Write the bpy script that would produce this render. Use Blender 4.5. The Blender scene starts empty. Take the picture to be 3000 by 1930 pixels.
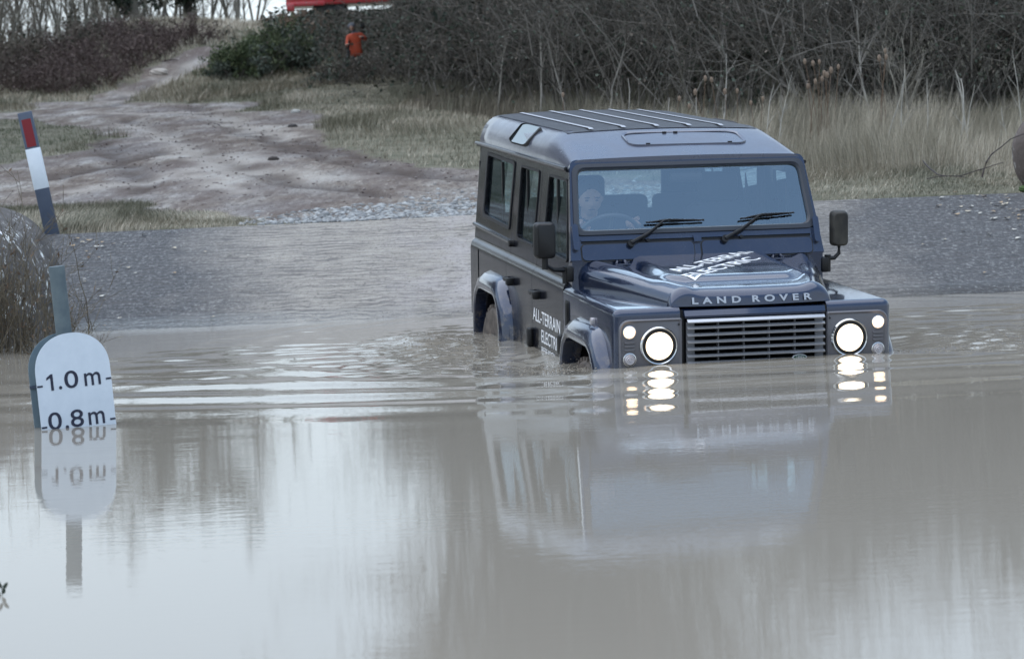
import bpy, bmesh, math, random
import numpy as np
from mathutils import Vector, Matrix
R_ = math.radians
scene = bpy.context.scene
COL = scene.collection
# ------------------------------------------------------------------ camera
RC = np.array([[0.999073635, -0.00306481647, -0.0429241128],
               [-0.0430333889, -0.0711535254, -0.996536654],
               [0.0, 0.997460667, -0.0712195007]])          # world -> camera (x right, y down, z forward)
CAMH = 1.3053; FPX = 7963.95
cam = bpy.data.cameras.new('camera'); camo = bpy.data.objects.new('camera', cam); COL.objects.link(camo)
M = Matrix.Identity(4)
for i in range(3):
    M[i][0] = RC[0][i]; M[i][1] = -RC[1][i]; M[i][2] = -RC[2][i]
M[2][3] = CAMH
camo.matrix_world = M
cam.sensor_width = 36.0; cam.lens = FPX / 3000 * 36.0; cam.clip_end = 2000; cam.clip_start = .1
cam.dof.use_dof = True; cam.dof.focus_distance = 15.3; cam.dof.aperture_fstop = 6.3
scene.camera = camo
# ------------------------------------------------------------------ sky, sun, exposure
SUN_EL, SUN_AZ = 74.0, -100.0        # degrees, azimuth clockwise from +Y
w = bpy.data.worlds.new('World'); scene.world = w; w.use_nodes = True
nt = w.node_tree; nt.nodes.clear()
sky = nt.nodes.new('ShaderNodeTexSky'); sky.sky_type = 'NISHITA'; sky.sun_disc = False
sky.sun_elevation = R_(SUN_EL); sky.sun_rotation = R_(SUN_AZ); sky.dust_density = 2.0; sky.air_density = 1.3
tc = nt.nodes.new('ShaderNodeTexCoord'); mp = nt.nodes.new('ShaderNodeMapping'); mp.inputs['Scale'].default_value = (1, 1, 3.2)
nz = nt.nodes.new('ShaderNodeTexNoise'); nz.inputs['Scale'].default_value = 2.2; nz.inputs['Detail'].default_value = 5; nz.inputs['Roughness'].default_value = .55
cr = nt.nodes.new('ShaderNodeValToRGB'); cr.color_ramp.elements[0].position = .30; cr.color_ramp.elements[1].position = .62
cr.color_ramp.elements[0].color = (.80, .80, .80, 1); cr.color_ramp.elements[1].color = (.95, .95, .95, 1)
mx = nt.nodes.new('ShaderNodeMixRGB'); sp = nt.nodes.new('ShaderNodeSeparateXYZ'); gr_ = nt.nodes.new('ShaderNodeValToRGB')
gr_.color_ramp.elements[0].position = .0; gr_.color_ramp.elements[0].color = (.83, .935, 1.0, 1); gr_.color_ramp.elements[1].position = .60; gr_.color_ramp.elements[1].color = (.42, .60, .88, 1)
sc_ = nt.nodes.new('ShaderNodeMixRGB'); sc_.blend_type = 'MULTIPLY'; sc_.inputs['Fac'].default_value = 1; dr_ = nt.nodes.new('ShaderNodeValToRGB'); dr_.color_ramp.elements[0].position = .35; dr_.color_ramp.elements[0].color = (7.2, 7.2, 7.2, 1); dr_.color_ramp.elements[1].position = .95; dr_.color_ramp.elements[1].color = (6.9, 6.9, 6.9, 1)
ma_ = nt.nodes.new('ShaderNodeMath'); ma_.operation = 'MULTIPLY_ADD'; ma_.inputs[1].default_value = .5; ma_.inputs[2].default_value = .5
bg = nt.nodes.new('ShaderNodeBackground'); bg.inputs['Strength'].default_value = .10
out = nt.nodes.new('ShaderNodeOutputWorld')
L = nt.links.new
L(tc.outputs['Generated'], mp.inputs['Vector']); L(mp.outputs['Vector'], nz.inputs['Vector']); L(nz.outputs['Fac'], cr.inputs['Fac'])
L(cr.outputs['Color'], mx.inputs['Fac']); L(sky.outputs['Color'], mx.inputs['Color1']); L(tc.outputs['Generated'], sp.inputs[0]); L(sp.outputs['Z'], gr_.inputs['Fac']); L(gr_.outputs['Color'], sc_.inputs['Color1']); L(sc_.outputs['Color'], mx.inputs['Color2']); L(sp.outputs['Y'], ma_.inputs[0]); L(ma_.outputs[0], dr_.inputs['Fac']); L(dr_.outputs['Color'], sc_.inputs['Color2']); L(mx.outputs['Color'], bg.inputs['Color']); L(bg.outputs['Background'], out.inputs['Surface'])
sl = bpy.data.lights.new('sun', 'SUN'); sl.energy = 1.35; sl.angle = R_(100); sl.color = (1, .96, .9)
so = bpy.data.objects.new('sun', sl); COL.objects.link(so)
sd = Vector((math.sin(R_(SUN_AZ)) * math.cos(R_(SUN_EL)), math.cos(R_(SUN_AZ)) * math.cos(R_(SUN_EL)), math.sin(R_(SUN_EL))))
so.rotation_euler = (-sd).to_track_quat('-Z', 'Y').to_euler()
scene.view_settings.view_transform = 'Standard'; scene.view_settings.look = 'None'; scene.view_settings.exposure = 0.95; scene.view_settings.gamma = 1
scene.render.resolution_x = 1024; scene.render.resolution_y = 658
# ------------------------------------------------------------------ generic helpers
rng = np.random.default_rng(7)
def smooth(a, b, x):
    t = np.clip((x - a) / (b - a), 0, 1); return t * t * (3 - 2 * t)
def raydir(u, v):
    return RC.T @ np.array([(u - 1500) / FPX, (v - 965) / FPX, 1.0])
def at_y(u, v, y):
    r = raydir(u, v); return np.array([0, 0, CAMH]) + r * (y / r[1])
def to_px(P):
    q = (np.asarray(P, float) - [0, 0, CAMH]) @ RC.T
    return 1500 + FPX * q[..., 0] / q[..., 2], 965 + FPX * q[..., 1] / q[..., 2]
_lat = rng.random((64, 64))
def vnoise(x, y):
    xi = np.floor(x).astype(int); yi = np.floor(y).astype(int); fx = x - xi; fy = y - yi
    fx = fx * fx * (3 - 2 * fx); fy = fy * fy * (3 - 2 * fy)
    g = lambda a, b: _lat[a % 64, b % 64]
    return (g(xi, yi) * (1 - fx) + g(xi + 1, yi) * fx) * (1 - fy) + (g(xi, yi + 1) * (1 - fx) + g(xi + 1, yi + 1) * fx) * fy
def fbm(x, y, o=4):
    s = 0; a = .5
    for i in range(o):
        s = s + a * vnoise(x * 2 ** i + 17.3 * i, y * 2 ** i + 5.1 * i); a *= .5
    return s
def mesh_np(name, V, F, mats, matidx=None, smooth_=False):
    """V (n,3); F (m,3|4)"""
    me = bpy.data.meshes.new(name); V = np.asarray(V, np.float32); F = np.asarray(F, np.int32)
    me.vertices.add(len(V)); me.vertices.foreach_set('co', V.ravel())
    k = F.shape[1]; me.loops.add(F.size); me.loops.foreach_set('vertex_index', F.ravel())
    me.polygons.add(len(F)); me.polygons.foreach_set('loop_start', np.arange(len(F), dtype=np.int32) * k)
    if matidx is not None: me.polygons.foreach_set('material_index', np.asarray(matidx, np.int32))
    if smooth_: me.polygons.foreach_set('use_smooth', np.ones(len(F), bool))
    me.update(calc_edges=True)
    for m in (mats if isinstance(mats, (list, tuple)) else [mats]): me.materials.append(m)
    return me
def link(name, me, parent=None, label=None, cat=None, group=None, kind=None):
    o = bpy.data.objects.new(name, me); COL.objects.link(o)
    if parent is not None: o.parent = parent
    if label: o['label'] = label
    if cat: o['category'] = cat
    if group: o['group'] = group
    if kind: o['kind'] = kind
    return o
def empty(name, loc=(0, 0, 0), label=None, cat=None, group=None):
    o = link(name, None, None, label, cat, group); o.location = loc; o.empty_display_size = .2; return o
def finish(bm, name, mat, parent=None, angle=35, **kw):
    bmesh.ops.recalc_face_normals(bm, faces=bm.faces)
    me = bpy.data.meshes.new(name); bm.to_mesh(me); bm.free()
    for p in me.polygons: p.use_smooth = True
    me.set_sharp_from_angle(angle=R_(angle))
    for m in (mat if isinstance(mat, (list, tuple)) else [mat]): me.materials.append(m)
    return link(name, me, parent, **kw)
def bx(bm, x0, x1, y0, y1, z0, z1, bev=0, seg=2):
    r = bmesh.ops.create_cube(bm, size=1); vs = r['verts']
    for v in vs:
        v.co = Vector((x0 + (v.co.x + .5) * (x1 - x0), y0 + (v.co.y + .5) * (y1 - y0), z0 + (v.co.z + .5) * (z1 - z0)))
    if bev:
        es = list({e for v in vs for e in v.link_edges})
        bmesh.ops.bevel(bm, geom=es, offset=bev, segments=seg, profile=.5, affect='EDGES')
def prism(bm, pts, axis, a0, a1, bev=0):
    """pts 2-D in the two other axes (order x,y,z without axis) extruded along axis"""
    def P(p, a):
        if axis == 0: return (a, p[0], p[1])
        if axis == 1: return (p[0], a, p[1])
        return (p[0], p[1], a)
    A = [bm.verts.new(P(p, a0)) for p in pts]; B = [bm.verts.new(P(p, a1)) for p in pts]
    n = len(pts); fs = [bm.faces.new(A), bm.faces.new(B[::-1])]
    for i in range(n): fs.append(bm.faces.new((A[i], B[i], B[(i + 1) % n], A[(i + 1) % n])))
    if bev:
        es = list({e for f in fs[:2] for e in f.edges}); bmesh.ops.bevel(bm, geom=es, offset=bev, segments=2, profile=.5, affect='EDGES')
def rrect(x0, x1, y0, y1, r, n=5):
    if not isinstance(r, (list, tuple)): r = (r,) * 4
    pts = []
    for (cx, cy, a0, rr) in ((x1, y1, 0, r[0]), (x0, y1, 90, r[1]), (x0, y0, 180, r[2]), (x1, y0, 270, r[3])):
        ccx = cx - rr if cx == x1 else cx + rr; ccy = cy - rr if cy == y1 else cy + rr
        for k in range(n + 1):
            a = R_(a0 + 90 * k / n); pts.append((ccx + rr * math.cos(a), ccy + rr * math.sin(a)))
    return pts
def rquad(c4, r, n=5):
    """rounded quad from 4 corners (ccw)"""
    pts = []
    for i in range(4):
        p = Vector(c4[i]); a = Vector(c4[i - 1]) - p; b = Vector(c4[(i + 1) % 4]) - p
        pa = p + a.normalized() * r; pb = p + b.normalized() * r
        for k in range(n + 1):
            t = k / n; q = (1 - t) ** 2 * pa + 2 * t * (1 - t) * p + t * t * pb; pts.append((q.x, q.y))
    return pts
def loft(bm, rings, caps=True, closed=True):
    VR = [[bm.verts.new(p) for p in r] for r in rings]
    n = len(rings[0])
    for a, b in zip(VR[:-1], VR[1:]):
        for i in range(n if closed else n - 1):
            bm.faces.new((a[i], a[(i + 1) % n], b[(i + 1) % n], b[i]))
    if caps and closed:
        bm.faces.new(VR[0][::-1]); bm.faces.new(VR[-1])
    return VR
def tube(bm, pts, rad, n=8, caps=True):
    pts = [Vector(p) for p in pts]; rads = rad if isinstance(rad, (list, tuple)) else [rad] * len(pts)
    rings = []; up = Vector((0, 0, 1))
    for i, p in enumerate(pts):
        t = (pts[min(i + 1, len(pts) - 1)] - pts[max(i - 1, 0)]).normalized()
        u = up if abs(t.dot(up)) < .95 else Vector((1, 0, 0)); s = t.cross(u).normalized(); q = s.cross(t)
        rings.append([p + (s * math.cos(2 * math.pi * k / n) + q * math.sin(2 * math.pi * k / n)) * rads[i] for k in range(n)])
    loft(bm, rings, caps)
def disc(bm, c, axis, r, t, n=32, r2=None):
    """cylinder centred at c along axis vector, radius r->r2, thickness t"""
    c = Vector(c); a = Vector(axis).normalized(); u = Vector((0, 0, 1)) if abs(a.z) < .9 else Vector((1, 0, 0)); s = a.cross(u).normalized(); q = s.cross(a)
    r2 = r if r2 is None else r2
    ring = lambda cc, rr: [cc + (s * math.cos(2 * math.pi * k / n) + q * math.sin(2 * math.pi * k / n)) * rr for k in range(n)]
    loft(bm, [ring(c - a * t / 2, r), ring(c + a * t / 2, r2)])
def lathe(bm, c, axis, prof, n=32):
    c = Vector(c); a = Vector(axis).normalized(); u = Vector((0, 0, 1)) if abs(a.z) < .9 else Vector((1, 0, 0)); s = a.cross(u).normalized(); q = s.cross(a)
    loft(bm, [[c + a * h + (s * math.cos(2 * math.pi * k / n) + q * math.sin(2 * math.pi * k / n)) * r for k in range(n)] for r, h in prof])
def cut(o, *cutters):
    for c in cutters:
        m = o.modifiers.new('b', 'BOOLEAN'); m.operation = 'DIFFERENCE'; m.object = c; m.solver = 'EXACT'
    bpy.context.view_layer.update()
    dg = bpy.context.evaluated_depsgraph_get(); me = bpy.data.meshes.new_from_object(o.evaluated_get(dg))
    o.modifiers.clear(); old = o.data; o.data = me; me.name = old.name; bpy.data.meshes.remove(old)
    for p in me.polygons: p.use_smooth = True
    me.set_sharp_from_angle(angle=R_(35))
def tmp(fn):
    bm = bmesh.new(); fn(bm); bmesh.ops.recalc_face_normals(bm, faces=bm.faces)
    me = bpy.data.meshes.new('cutter'); bm.to_mesh(me); bm.free(); o = bpy.data.objects.new('cutter', me); COL.objects.link(o); return o
def kill(*os):
    for o in os: bpy.data.objects.remove(o, do_unlink=True)
# ------------------------------------------------------------------ materials
def mat(name, color=(.5, .5, .5), rough=.6, metal=0, spec=.5, **kw):
    m = bpy.data.materials.new(name); m.use_nodes = True; b = m.node_tree.nodes['Principled BSDF']
    b.inputs['Base Color'].default_value = (*color, 1); b.inputs['Roughness'].default_value = rough; b.inputs['Metallic'].default_value = metal
    b.inputs['Specular IOR Level'].default_value = spec
    for k, v in kw.items(): b.inputs[k.replace('_', ' ')].default_value = v
    return m
class N:
    """tiny node helper"""
    def __init__(s, m): s.t = m.node_tree; s.b = s.t.nodes.get('Principled BSDF')
    def n(s, ty, **kw):
        x = s.t.nodes.new('ShaderNode' + ty)
        for k, v in kw.items():
            if hasattr(x, k): setattr(x, k, v)
            else: x.inputs[k.replace('_', ' ')].default_value = v
        return x
    def l(s, a, b): s.t.links.new(a, b)
    def coords(s, scale=(1, 1, 1), rot=(0, 0, 0), kind='Object'):
        c = s.n('TexCoord'); m = s.n('Mapping'); m.inputs['Scale'].default_value = scale; m.inputs['Rotation'].default_value = rot
        s.l(c.outputs[kind], m.inputs['Vector']); return m.outputs['Vector']
    def noise(s, vec, scale, detail=4, rough=.6):
        x = s.n('TexNoise'); x.inputs['Scale'].default_value = scale; x.inputs['Detail'].default_value = detail; x.inputs['Roughness'].default_value = rough
        s.l(vec, x.inputs['Vector']); return x.outputs['Fac']
    def ramp(s, fac, stops):
        x = s.n('ValToRGB'); e = x.color_ramp.elements
        while len(e) < len(stops): e.new(.5)
        for el, (p, c) in zip(e, stops): el.position = p; el.color = (*c, 1) if len(c) == 3 else c
        s.l(fac, x.inputs['Fac']); return x.outputs['Color']
    def mix(s, f, a, b):
        x = s.n('MixRGB')
        for i, v in ((0, f), (1, a), (2, b)):
            if isinstance(v, (int, float)): x.inputs[i].default_value = v
            elif isinstance(v, tuple): x.inputs[i].default_value = (*v, 1)
            else: s.l(v, x.inputs[i])
        return x.outputs['Color']
    def math(s, op, a, b=0.0):
        x = s.n('Math'); x.operation = op
        for i, v in ((0, a), (1, b)):
            if isinstance(v, (int, float)): x.inputs[i].default_value = v
            else: s.l(v, x.inputs[i])
        return x.outputs[0]
    def bump(s, h, strength=.5, dist=.01):
        x = s.n('Bump'); x.inputs['Strength'].default_value = strength; x.inputs['Distance'].default_value = dist; s.l(h, x.inputs['Height']); s.l(x.outputs['Normal'], s.b.inputs['Normal'])
def g3(v): return (v, v, v)
def varied(name, c1, c2, rough=.7, scale=20, **kw):
    m = mat(name, c1, rough, **kw); n = N(m); v = n.coords(); f = n.noise(v, scale); n.l(n.ramp(f, [(.3, c1), (.7, c2)]), n.b.inputs['Base Color']); return m
def wood_twig(name, c1, c2):
    m = mat(name, c1, .85, spec=.25); n = N(m); g = n.n('NewGeometry'); f = n.noise(n.coords(), 1.3, 3)
    r = n.math('ADD', n.math('MULTIPLY', g.outputs['Random Per Island'], .55), n.math('MULTIPLY', f, .45))
    n.l(n.ramp(r, [(.25, c1), (.75, c2)]), n.b.inputs['Base Color']); return m
M_TWIG = wood_twig('scrub_twig', (.05, .046, .04), (.22, .205, .185))
M_TWIG_FAR = wood_twig('far_twig', (.07, .062, .05), (.17, .15, .12))
M_TWIG_RED = wood_twig('bramble_twig', (.06, .042, .04), (.15, .115, .105))
M_PALE = wood_twig('pale_bark', (.20, .19, .17), (.36, .34, .31))
M_BARK = wood_twig('grey_bark', (.10, .095, .08), (.19, .18, .15))
M_LEAF = wood_twig('bramble_leaf', (.035, .052, .04), (.12, .145, .11)); M_LEAF.node_tree.nodes['Principled BSDF'].inputs['Roughness'].default_value = .45
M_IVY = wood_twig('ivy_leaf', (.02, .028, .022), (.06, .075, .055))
M_GORSE = wood_twig('gorse_leaf', (.045, .07, .035), (.13, .155, .08))
M_DEADLEAF = wood_twig('dead_leaf', (.09, .06, .04), (.20, .14, .10))
M_DL2 = wood_twig('faded_leaf', (.055, .046, .038), (.14, .12, .10))
M_STRAW = wood_twig('dry_grass', (.20, .17, .125), (.56, .51, .42))
M_GRASS = wood_twig('short_grass', (.10, .105, .072), (.28, .265, .21))
M_GREEN = wood_twig('green_grass', (.055, .07, .042), (.145, .155, .095))
# ------------------------------------------------------------------ terrain
def ground_z(X, Y):
    X = np.asarray(X, float); Y = np.asarray(Y, float)
    rampz = np.clip((Y - 20.0) * .15, -1.0, .6)
    base = np.where(Y > 24, .6 + .05 * (np.minimum(Y, 70) - 24) + .01 * np.maximum(Y - 70, 0), rampz)
    # climb of the track and the bramble bank on the left far side
    hx = -7.9 + (Y - 80) * .05
    hill = 1.75 * smooth(62, 80, Y) * np.exp(-((X - hx) / 6.5) ** 2)
    bank = .45 * np.exp(-((X + 10.2) / 2.4) ** 2 - ((Y - 77) / 7) ** 2)
    mound = .28 * np.exp(-((X + 3.2) / 2.4) ** 2 - ((Y - 58) / 5.0) ** 2)
    side = .35 * smooth(-4.3, -6.5, X) * smooth(27, 17, Y) + .8 * smooth(-3.9, -5.0, X) * smooth(24, 22, Y) * smooth(16.4, 18.5, Y)
    rise = 1.3 * smooth(36, 52, Y) * smooth(1.0, 5.0, X)
    left = smooth(-3.9, -5.2, X) * smooth(16.5, 19, Y) * (1 - smooth(20, 24, Y)) * .4
    near = smooth(5.5, 1.5, Y) * 1.1
    bumps = (.10 * (fbm(X * .35, Y * .35, 3) - .45) + .035 * (fbm(X * 2.1 + 9, Y * 2.1, 3) - .45)) * smooth(24.0, 25.5, Y)
    return base + hill + bank + mound + side + rise + left + near + bumps
TRACK = [(-600, 338), (0, 333), (100, 325), (65, 303), (240, 298), (330, 262), (430, 212), (560, 145), (620, 133), (690, 134), (642, 165), (560, 215), (470, 255), (375, 300),
         (560, 306), (780, 298), (700, 330), (880, 322), (945, 345), (920, 378), (955, 415), (1060, 455), (1250, 487), (1420, 497), (1900, 525), (2350, 545), (2350, 566), (1900, 585), (1420, 625),
         (1150, 640), (760, 655), (610, 628), (400, 603), (180, 600), (-600, 640), (-600, 520), (0, 490), (120, 462), (240, 442), (340, 402), (110, 352), (-600, 345)]
def in_poly(u, v, P):
    c = np.zeros(np.shape(u), bool); n = len(P)
    for i in range(n):
        x1, y1 = P[i]; x2, y2 = P[(i + 1) % n]
        if y1 == y2: continue
        t = ((y1 > v) != (y2 > v)) & (u < (x2 - x1) * (v - y1) / (y2 - y1) + x1); c ^= t
    return c
def track_mask(X, Y, Z=None):
    Z = ground_z(X, Y) if Z is None else Z
    P = np.stack([X + .7 * (fbm(X * 1.7, Y * .8, 5) - .47), Y + 3.6 * (fbm(X * 1.6 + 40, Y * .9, 5) - .47), Z], -1)
    u, v = to_px(P); return in_poly(u, v, TRACK) & (Y < 84)
xs = np.concatenate([-np.geomspace(300, 16, 26), np.linspace(-15.5, -9.1, 40), np.arange(-9, 8.01, .085), np.linspace(8.3, 15.5, 30), np.geomspace(16, 300, 26)])
ys = np.concatenate([[-60, -30, -12, -5], np.linspace(0, 23.4, 48), np.arange(23.5, 45, .10), np.arange(45, 84, .2), np.geomspace(84.5, 600, 30)])
XX, YY = np.meshgrid(xs, ys); ZZ = ground_z(XX, YY)
tm = track_mask(XX, YY, ZZ).astype(float)
RUTS = [[(560, 312), (640, 345), (720, 385), (820, 428), (930, 455), (1080, 488), (1250, 510), (1400, 522)], [(380, 352), (440, 378), (500, 402), (560, 424), (640, 470), (760, 505), (930, 545), (1120, 570)], [(250, 395), (330, 440), (380, 500), (420, 560)],
        [(640, 338), (730, 372), (840, 405), (980, 440), (1100, 470)], [(150, 520), (260, 500), (380, 470), (480, 440)], [(480, 268), (400, 296), (300, 315), (150, 328)], [(620, 160), (540, 205), (440, 250), (340, 292)]]
WORN = [[(365, 362), (430, 390), (492, 412), (560, 446), (640, 500), (700, 560)], [(600, 335), (700, 360), (800, 385), (880, 400)], [(250, 330), (420, 335), (600, 325), (800, 318)], [(500, 460), (620, 455), (740, 470)], [(560, 520), (660, 500), (800, 500), (1000, 520)], [(600, 175), (510, 222), (400, 275)], [(200, 560), (400, 530), (560, 500)]]
def ground_hit(u, v):
    rr_ = raydir(u, v); ys_ = np.arange(21, 110, .05); Pq = np.array([0, 0, CAMH]) + rr_[None] * (ys_ / rr_[1])[:, None]
    return Pq[np.argmax(Pq[:, 2] < ground_z(Pq[:, 0], Pq[:, 1]))][:2]
def line_field(lines, wd, X, Y, jit):
    f = np.zeros_like(X); jx = jit * (fbm(X * 1.9 + 7, Y * .9, 4) - .47)
    for ln in lines:
        q = np.array([ground_hit(*p) for p in ln])
        for a, b in zip(q[:-1], q[1:]):
            ab = b - a; t = np.clip(((X - a[0]) * ab[0] + (Y - a[1]) * ab[1]) / (ab @ ab), 0, 1); d = np.hypot(X + jx - a[0] - t * ab[0], (Y - a[1] - t * ab[1]) * .55)
            f = np.maximum(f, np.exp(-(d / wd) ** 2))
    return f * (.45 + 1.1 * fbm(X * 2.3, Y * 1.2, 4))
RUTF = line_field(RUTS, .20, XX, YY, .5); WORNF = line_field(WORN, .26, XX, YY, .8)
ruts = -.045 * RUTF
ZZ = ZZ + tm * (ruts + .012 * (fbm(XX * 6, YY * 6, 3) - .45))
ny, nx = XX.shape; idx = np.arange(ny * nx).reshape(ny, nx)
F = np.stack([idx[:-1, :-1], idx[:-1, 1:], idx[1:, 1:], idx[1:, :-1]], -1).reshape(-1, 4)
M_GROUND = mat('ground_earth', (.2, .17, .13), .85, spec=.3)
n = N(M_GROUND); v = n.coords(); at = n.n('Attribute'); at.attribute_name = 'track'
vs = n.coords((1.0, .30, 1), (0, 0, R_(-8)))
g_c = n.ramp(n.noise(v, 1.6, 6, .7), [(.30, (.075, .08, .05)), (.5, (.145, .14, .10)), (.72, (.22, .20, .15))])
vs2 = n.coords((.55, .28, 1), (0, 0, R_(12)))
t1 = n.noise(vs, 1.8, 8, .68); t2 = n.noise(vs2, .9, 4, .55)
t_c = n.ramp(t1, [(.36, (.095, .072, .060)), (.46, (.18, .148, .122)), (.56, (.265, .24, .21)), (.68, (.39, .37, .335))])
t_c = n.mix(n.ramp(t2, [(.42, g3(.75)), (.56, g3(0))]), t_c, (.12, .095, .088))
fine = n.noise(n.coords((1, .13, 1)), 30, 5, .8)
fine2 = n.noise(n.coords((1, .10, 1), (0, 0, R_(10))), 13, 6, .8)
t_c = n.mix(n.ramp(fine, [(.38, g3(.8)), (.52, g3(0))]), t_c, (.075, .054, .042))
t_c = n.mix(n.ramp(fine2, [(.40, g3(.75)), (.50, g3(0))]), t_c, (.10, .078, .068))
t_c = n.mix(n.ramp(fine2, [(.58, g3(0)), (.66, g3(.7))]), t_c, (.43, .40, .36))
rt = n.n('Attribute'); rt.attribute_name = 'rut'
t_c = n.mix(n.math('MULTIPLY', rt.outputs['Fac'], 1.0), t_c, (.065, .047, .038))
lt = n.n('Attribute'); lt.attribute_name = 'worn'
t_c = n.mix(n.math('MULTIPLY', lt.outputs['Fac'], .6), t_c, (.43, .40, .36))
n.l(n.mix(at.outputs['Fac'], g_c, t_c), n.b.inputs['Base Color'])
rg = n.ramp(t1, [(.40, g3(.85)), (.62, g3(.48))]); n.l(n.mix(at.outputs['Fac'], g3(.9), rg), n.b.inputs['Roughness'])
n.bump(n.math('ADD', n.noise(v, 16, 7, .8), n.math('MULTIPLY', fine, .5)), .7, .022)
me = mesh_np('terrain', np.stack([XX, YY, ZZ], -1).reshape(-1, 3), F, M_GROUND, smooth_=True)
a = me.attributes.new('track', 'FLOAT', 'POINT'); a.data.foreach_set('value', tm.ravel().astype(np.float32))
for nm_, fl_ in (('rut', RUTF), ('worn', WORNF)): a = me.attributes.new(nm_, 'FLOAT', 'POINT'); a.data.foreach_set('value', np.clip(fl_, 0, 1).ravel().astype(np.float32))
# concrete covers the ramp area, so the earth sheet is lowered under it
co = np.stack([XX, YY, ZZ], -1).reshape(-1, 3); under = (co[:, 1] > 17.0) & (co[:, 1] < 24.15 ) & (co[:, 0] > -4.2) & (co[:, 0] < 9.0); co[under, 2] -= .12
me.vertices.foreach_set('co', co.astype(np.float32).ravel()); me.update()
link('terrain', me, kind='structure')
def pt_ground(u, v):
    r = raydir(u, v); ys_ = np.arange(19, 140, .05); P = np.array([0, 0, CAMH]) + r[None] * (ys_ / r[1])[:, None]
    g = ground_z(P[:, 0], P[:, 1]); k = np.argmax(P[:, 2] < g); return P[k]
# concrete ford ramp, running below the water
M_CONC = mat('ramp_concrete', (.3, .28, .27), .6, spec=.4)
n = N(M_CONC); v = n.coords(); geo = n.n('SeparateXYZ'); n.l(v, geo.inputs[0])
edge = n.math('ADD', geo.outputs['X'], n.math('MULTIPLY', n.noise(n.coords((1, .6, 1)), 1.1, 5, .65), 2.2))
edge = n.math('ADD', edge, n.math('MULTIPLY', geo.outputs['Y'], .12))
darkL = n.ramp(n.math('MULTIPLY', n.math('ADD', edge, 4.0), .125), [(.61, g3(1)), (.78, g3(0))])   # value falls from left to middle
e2 = n.math('ADD', geo.outputs['X'], n.math('MULTIPLY', n.noise(n.coords((1, .6, 1)), .9, 5, .65), 2.0))
darkR = n.ramp(n.math('MULTIPLY', n.math('ADD', e2, -1.2), .2), [(.36, g3(.1)), (.60, g3(.96))])
dark = n.math('MAXIMUM', darkL, darkR)
str_ = n.noise(n.coords((1.2, 14, 1)), 3.2, 5, .7); fine = n.noise(n.coords((1, .4, 1)), 34, 6, .85)
pale = n.ramp(str_, [(.34, (.14, .12, .10)), (.46, (.35, .315, .27)), (.64, (.49, .45, .395))])
drk = n.ramp(fine, [(.40, (.020, .020, .022)), (.51, (.06, .06, .064)), (.57, (.13, .13, .13)), (.63, (.34, .34, .33))])
c = n.mix(dark, pale, drk)
wv = n.n('TexWave'); wv.bands_direction = 'Y'; wv.inputs['Scale'].default_value = 2.3; wv.inputs['Distortion'].default_value = 7.0; wv.inputs['Detail'].default_value = 3; wv.inputs['Detail Scale'].default_value = 2.0
n.l(v, wv.inputs['Vector'])
c = n.mix(n.math('MULTIPLY', n.ramp(wv.outputs['Fac'], [(.25, g3(.75)), (.6, g3(0))]), n.ramp(n.noise(v, 3.0, 5, .7), [(.40, g3(.0)), (.6, g3(.85))])), c, (.07, .062, .06))
lane = n.ramp(n.noise(n.coords((2.2, .9, 1)), 1.3, 5, .7), [(.40, g3(0)), (.62, g3(.5))])
lx = n.math('SUBTRACT', 1.0, n.math('MULTIPLY', n.math('ABSOLUTE', n.math('ADD', geo.outputs['X'], .35)), 1.3)); lx = n.math('MAXIMUM', lx, 0.0)
c = n.mix(n.math('MULTIPLY', lane, n.math('MULTIPLY', lx, 2.0)), c, (.42, .385, .37))
c = n.mix(n.ramp(fine, [(.36, g3(.8)), (.47, g3(0))]), c, (.05, .042, .038))
n.l(c, n.b.inputs['Base Color'])
wet = n.ramp(geo.outputs['Z'], [(.0, g3(.12)), (.045, g3(.25)), (.075, g3(.55))]); n.l(wet, n.b.inputs['Roughness'])
n.bump(n.math('ADD', n.math('MULTIPLY', wv.outputs['Fac'], .8), n.math('MULTIPLY', n.noise(n.coords((1, 3, 1)), 22, 6, .8), 1.3)), .9, .016)
rx = np.arange(-4.12, 9.01, .08); ry = np.arange(14.0, 24.13, .08)
RX, RY = np.meshgrid(rx, ry); top = 24.05 + .18 * (fbm(RX * .5, RX * 0, 3) - .5) ; RY2 = 14 + (RY - 14) * (top - 14) / (24.12 - 14)
RZ = np.clip((RY2 - 20.0) * .15, -1.0, .62) + .012 + .006 * (fbm(RX * 3, RY2 * 6, 3) - .5)
k = np.arange(RX.size).reshape(RX.shape); F = np.stack([k[:-1, :-1], k[:-1, 1:], k[1:, 1:], k[1:, :-1]], -1).reshape(-1, 4)
V = np.stack([RX, RY2, RZ], -1).reshape(-1, 3)
# skirt for thickness
nb = len(V); edge_ids = np.concatenate([k[-1, :]]); V = np.vstack([V, V[edge_ids] - [0, 0, .25]])
sk = np.stack([edge_ids[:-1], edge_ids[1:], nb + np.arange(1, len(edge_ids)), nb + np.arange(0, len(edge_ids) - 1)], -1)
el = k[:, 0]; nb2 = len(V); V = np.vstack([V, V[el] - [0, 0, .35]])
sk2 = np.stack([el[1:], el[:-1], nb2 + np.arange(0, len(el) - 1), nb2 + np.arange(1, len(el))], -1)
me = mesh_np('ramp', V, np.vstack([F, sk, sk2]), M_CONC, smooth_=True); me.set_sharp_from_angle(angle=R_(50))
link('ramp', me, kind='structure')
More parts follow.
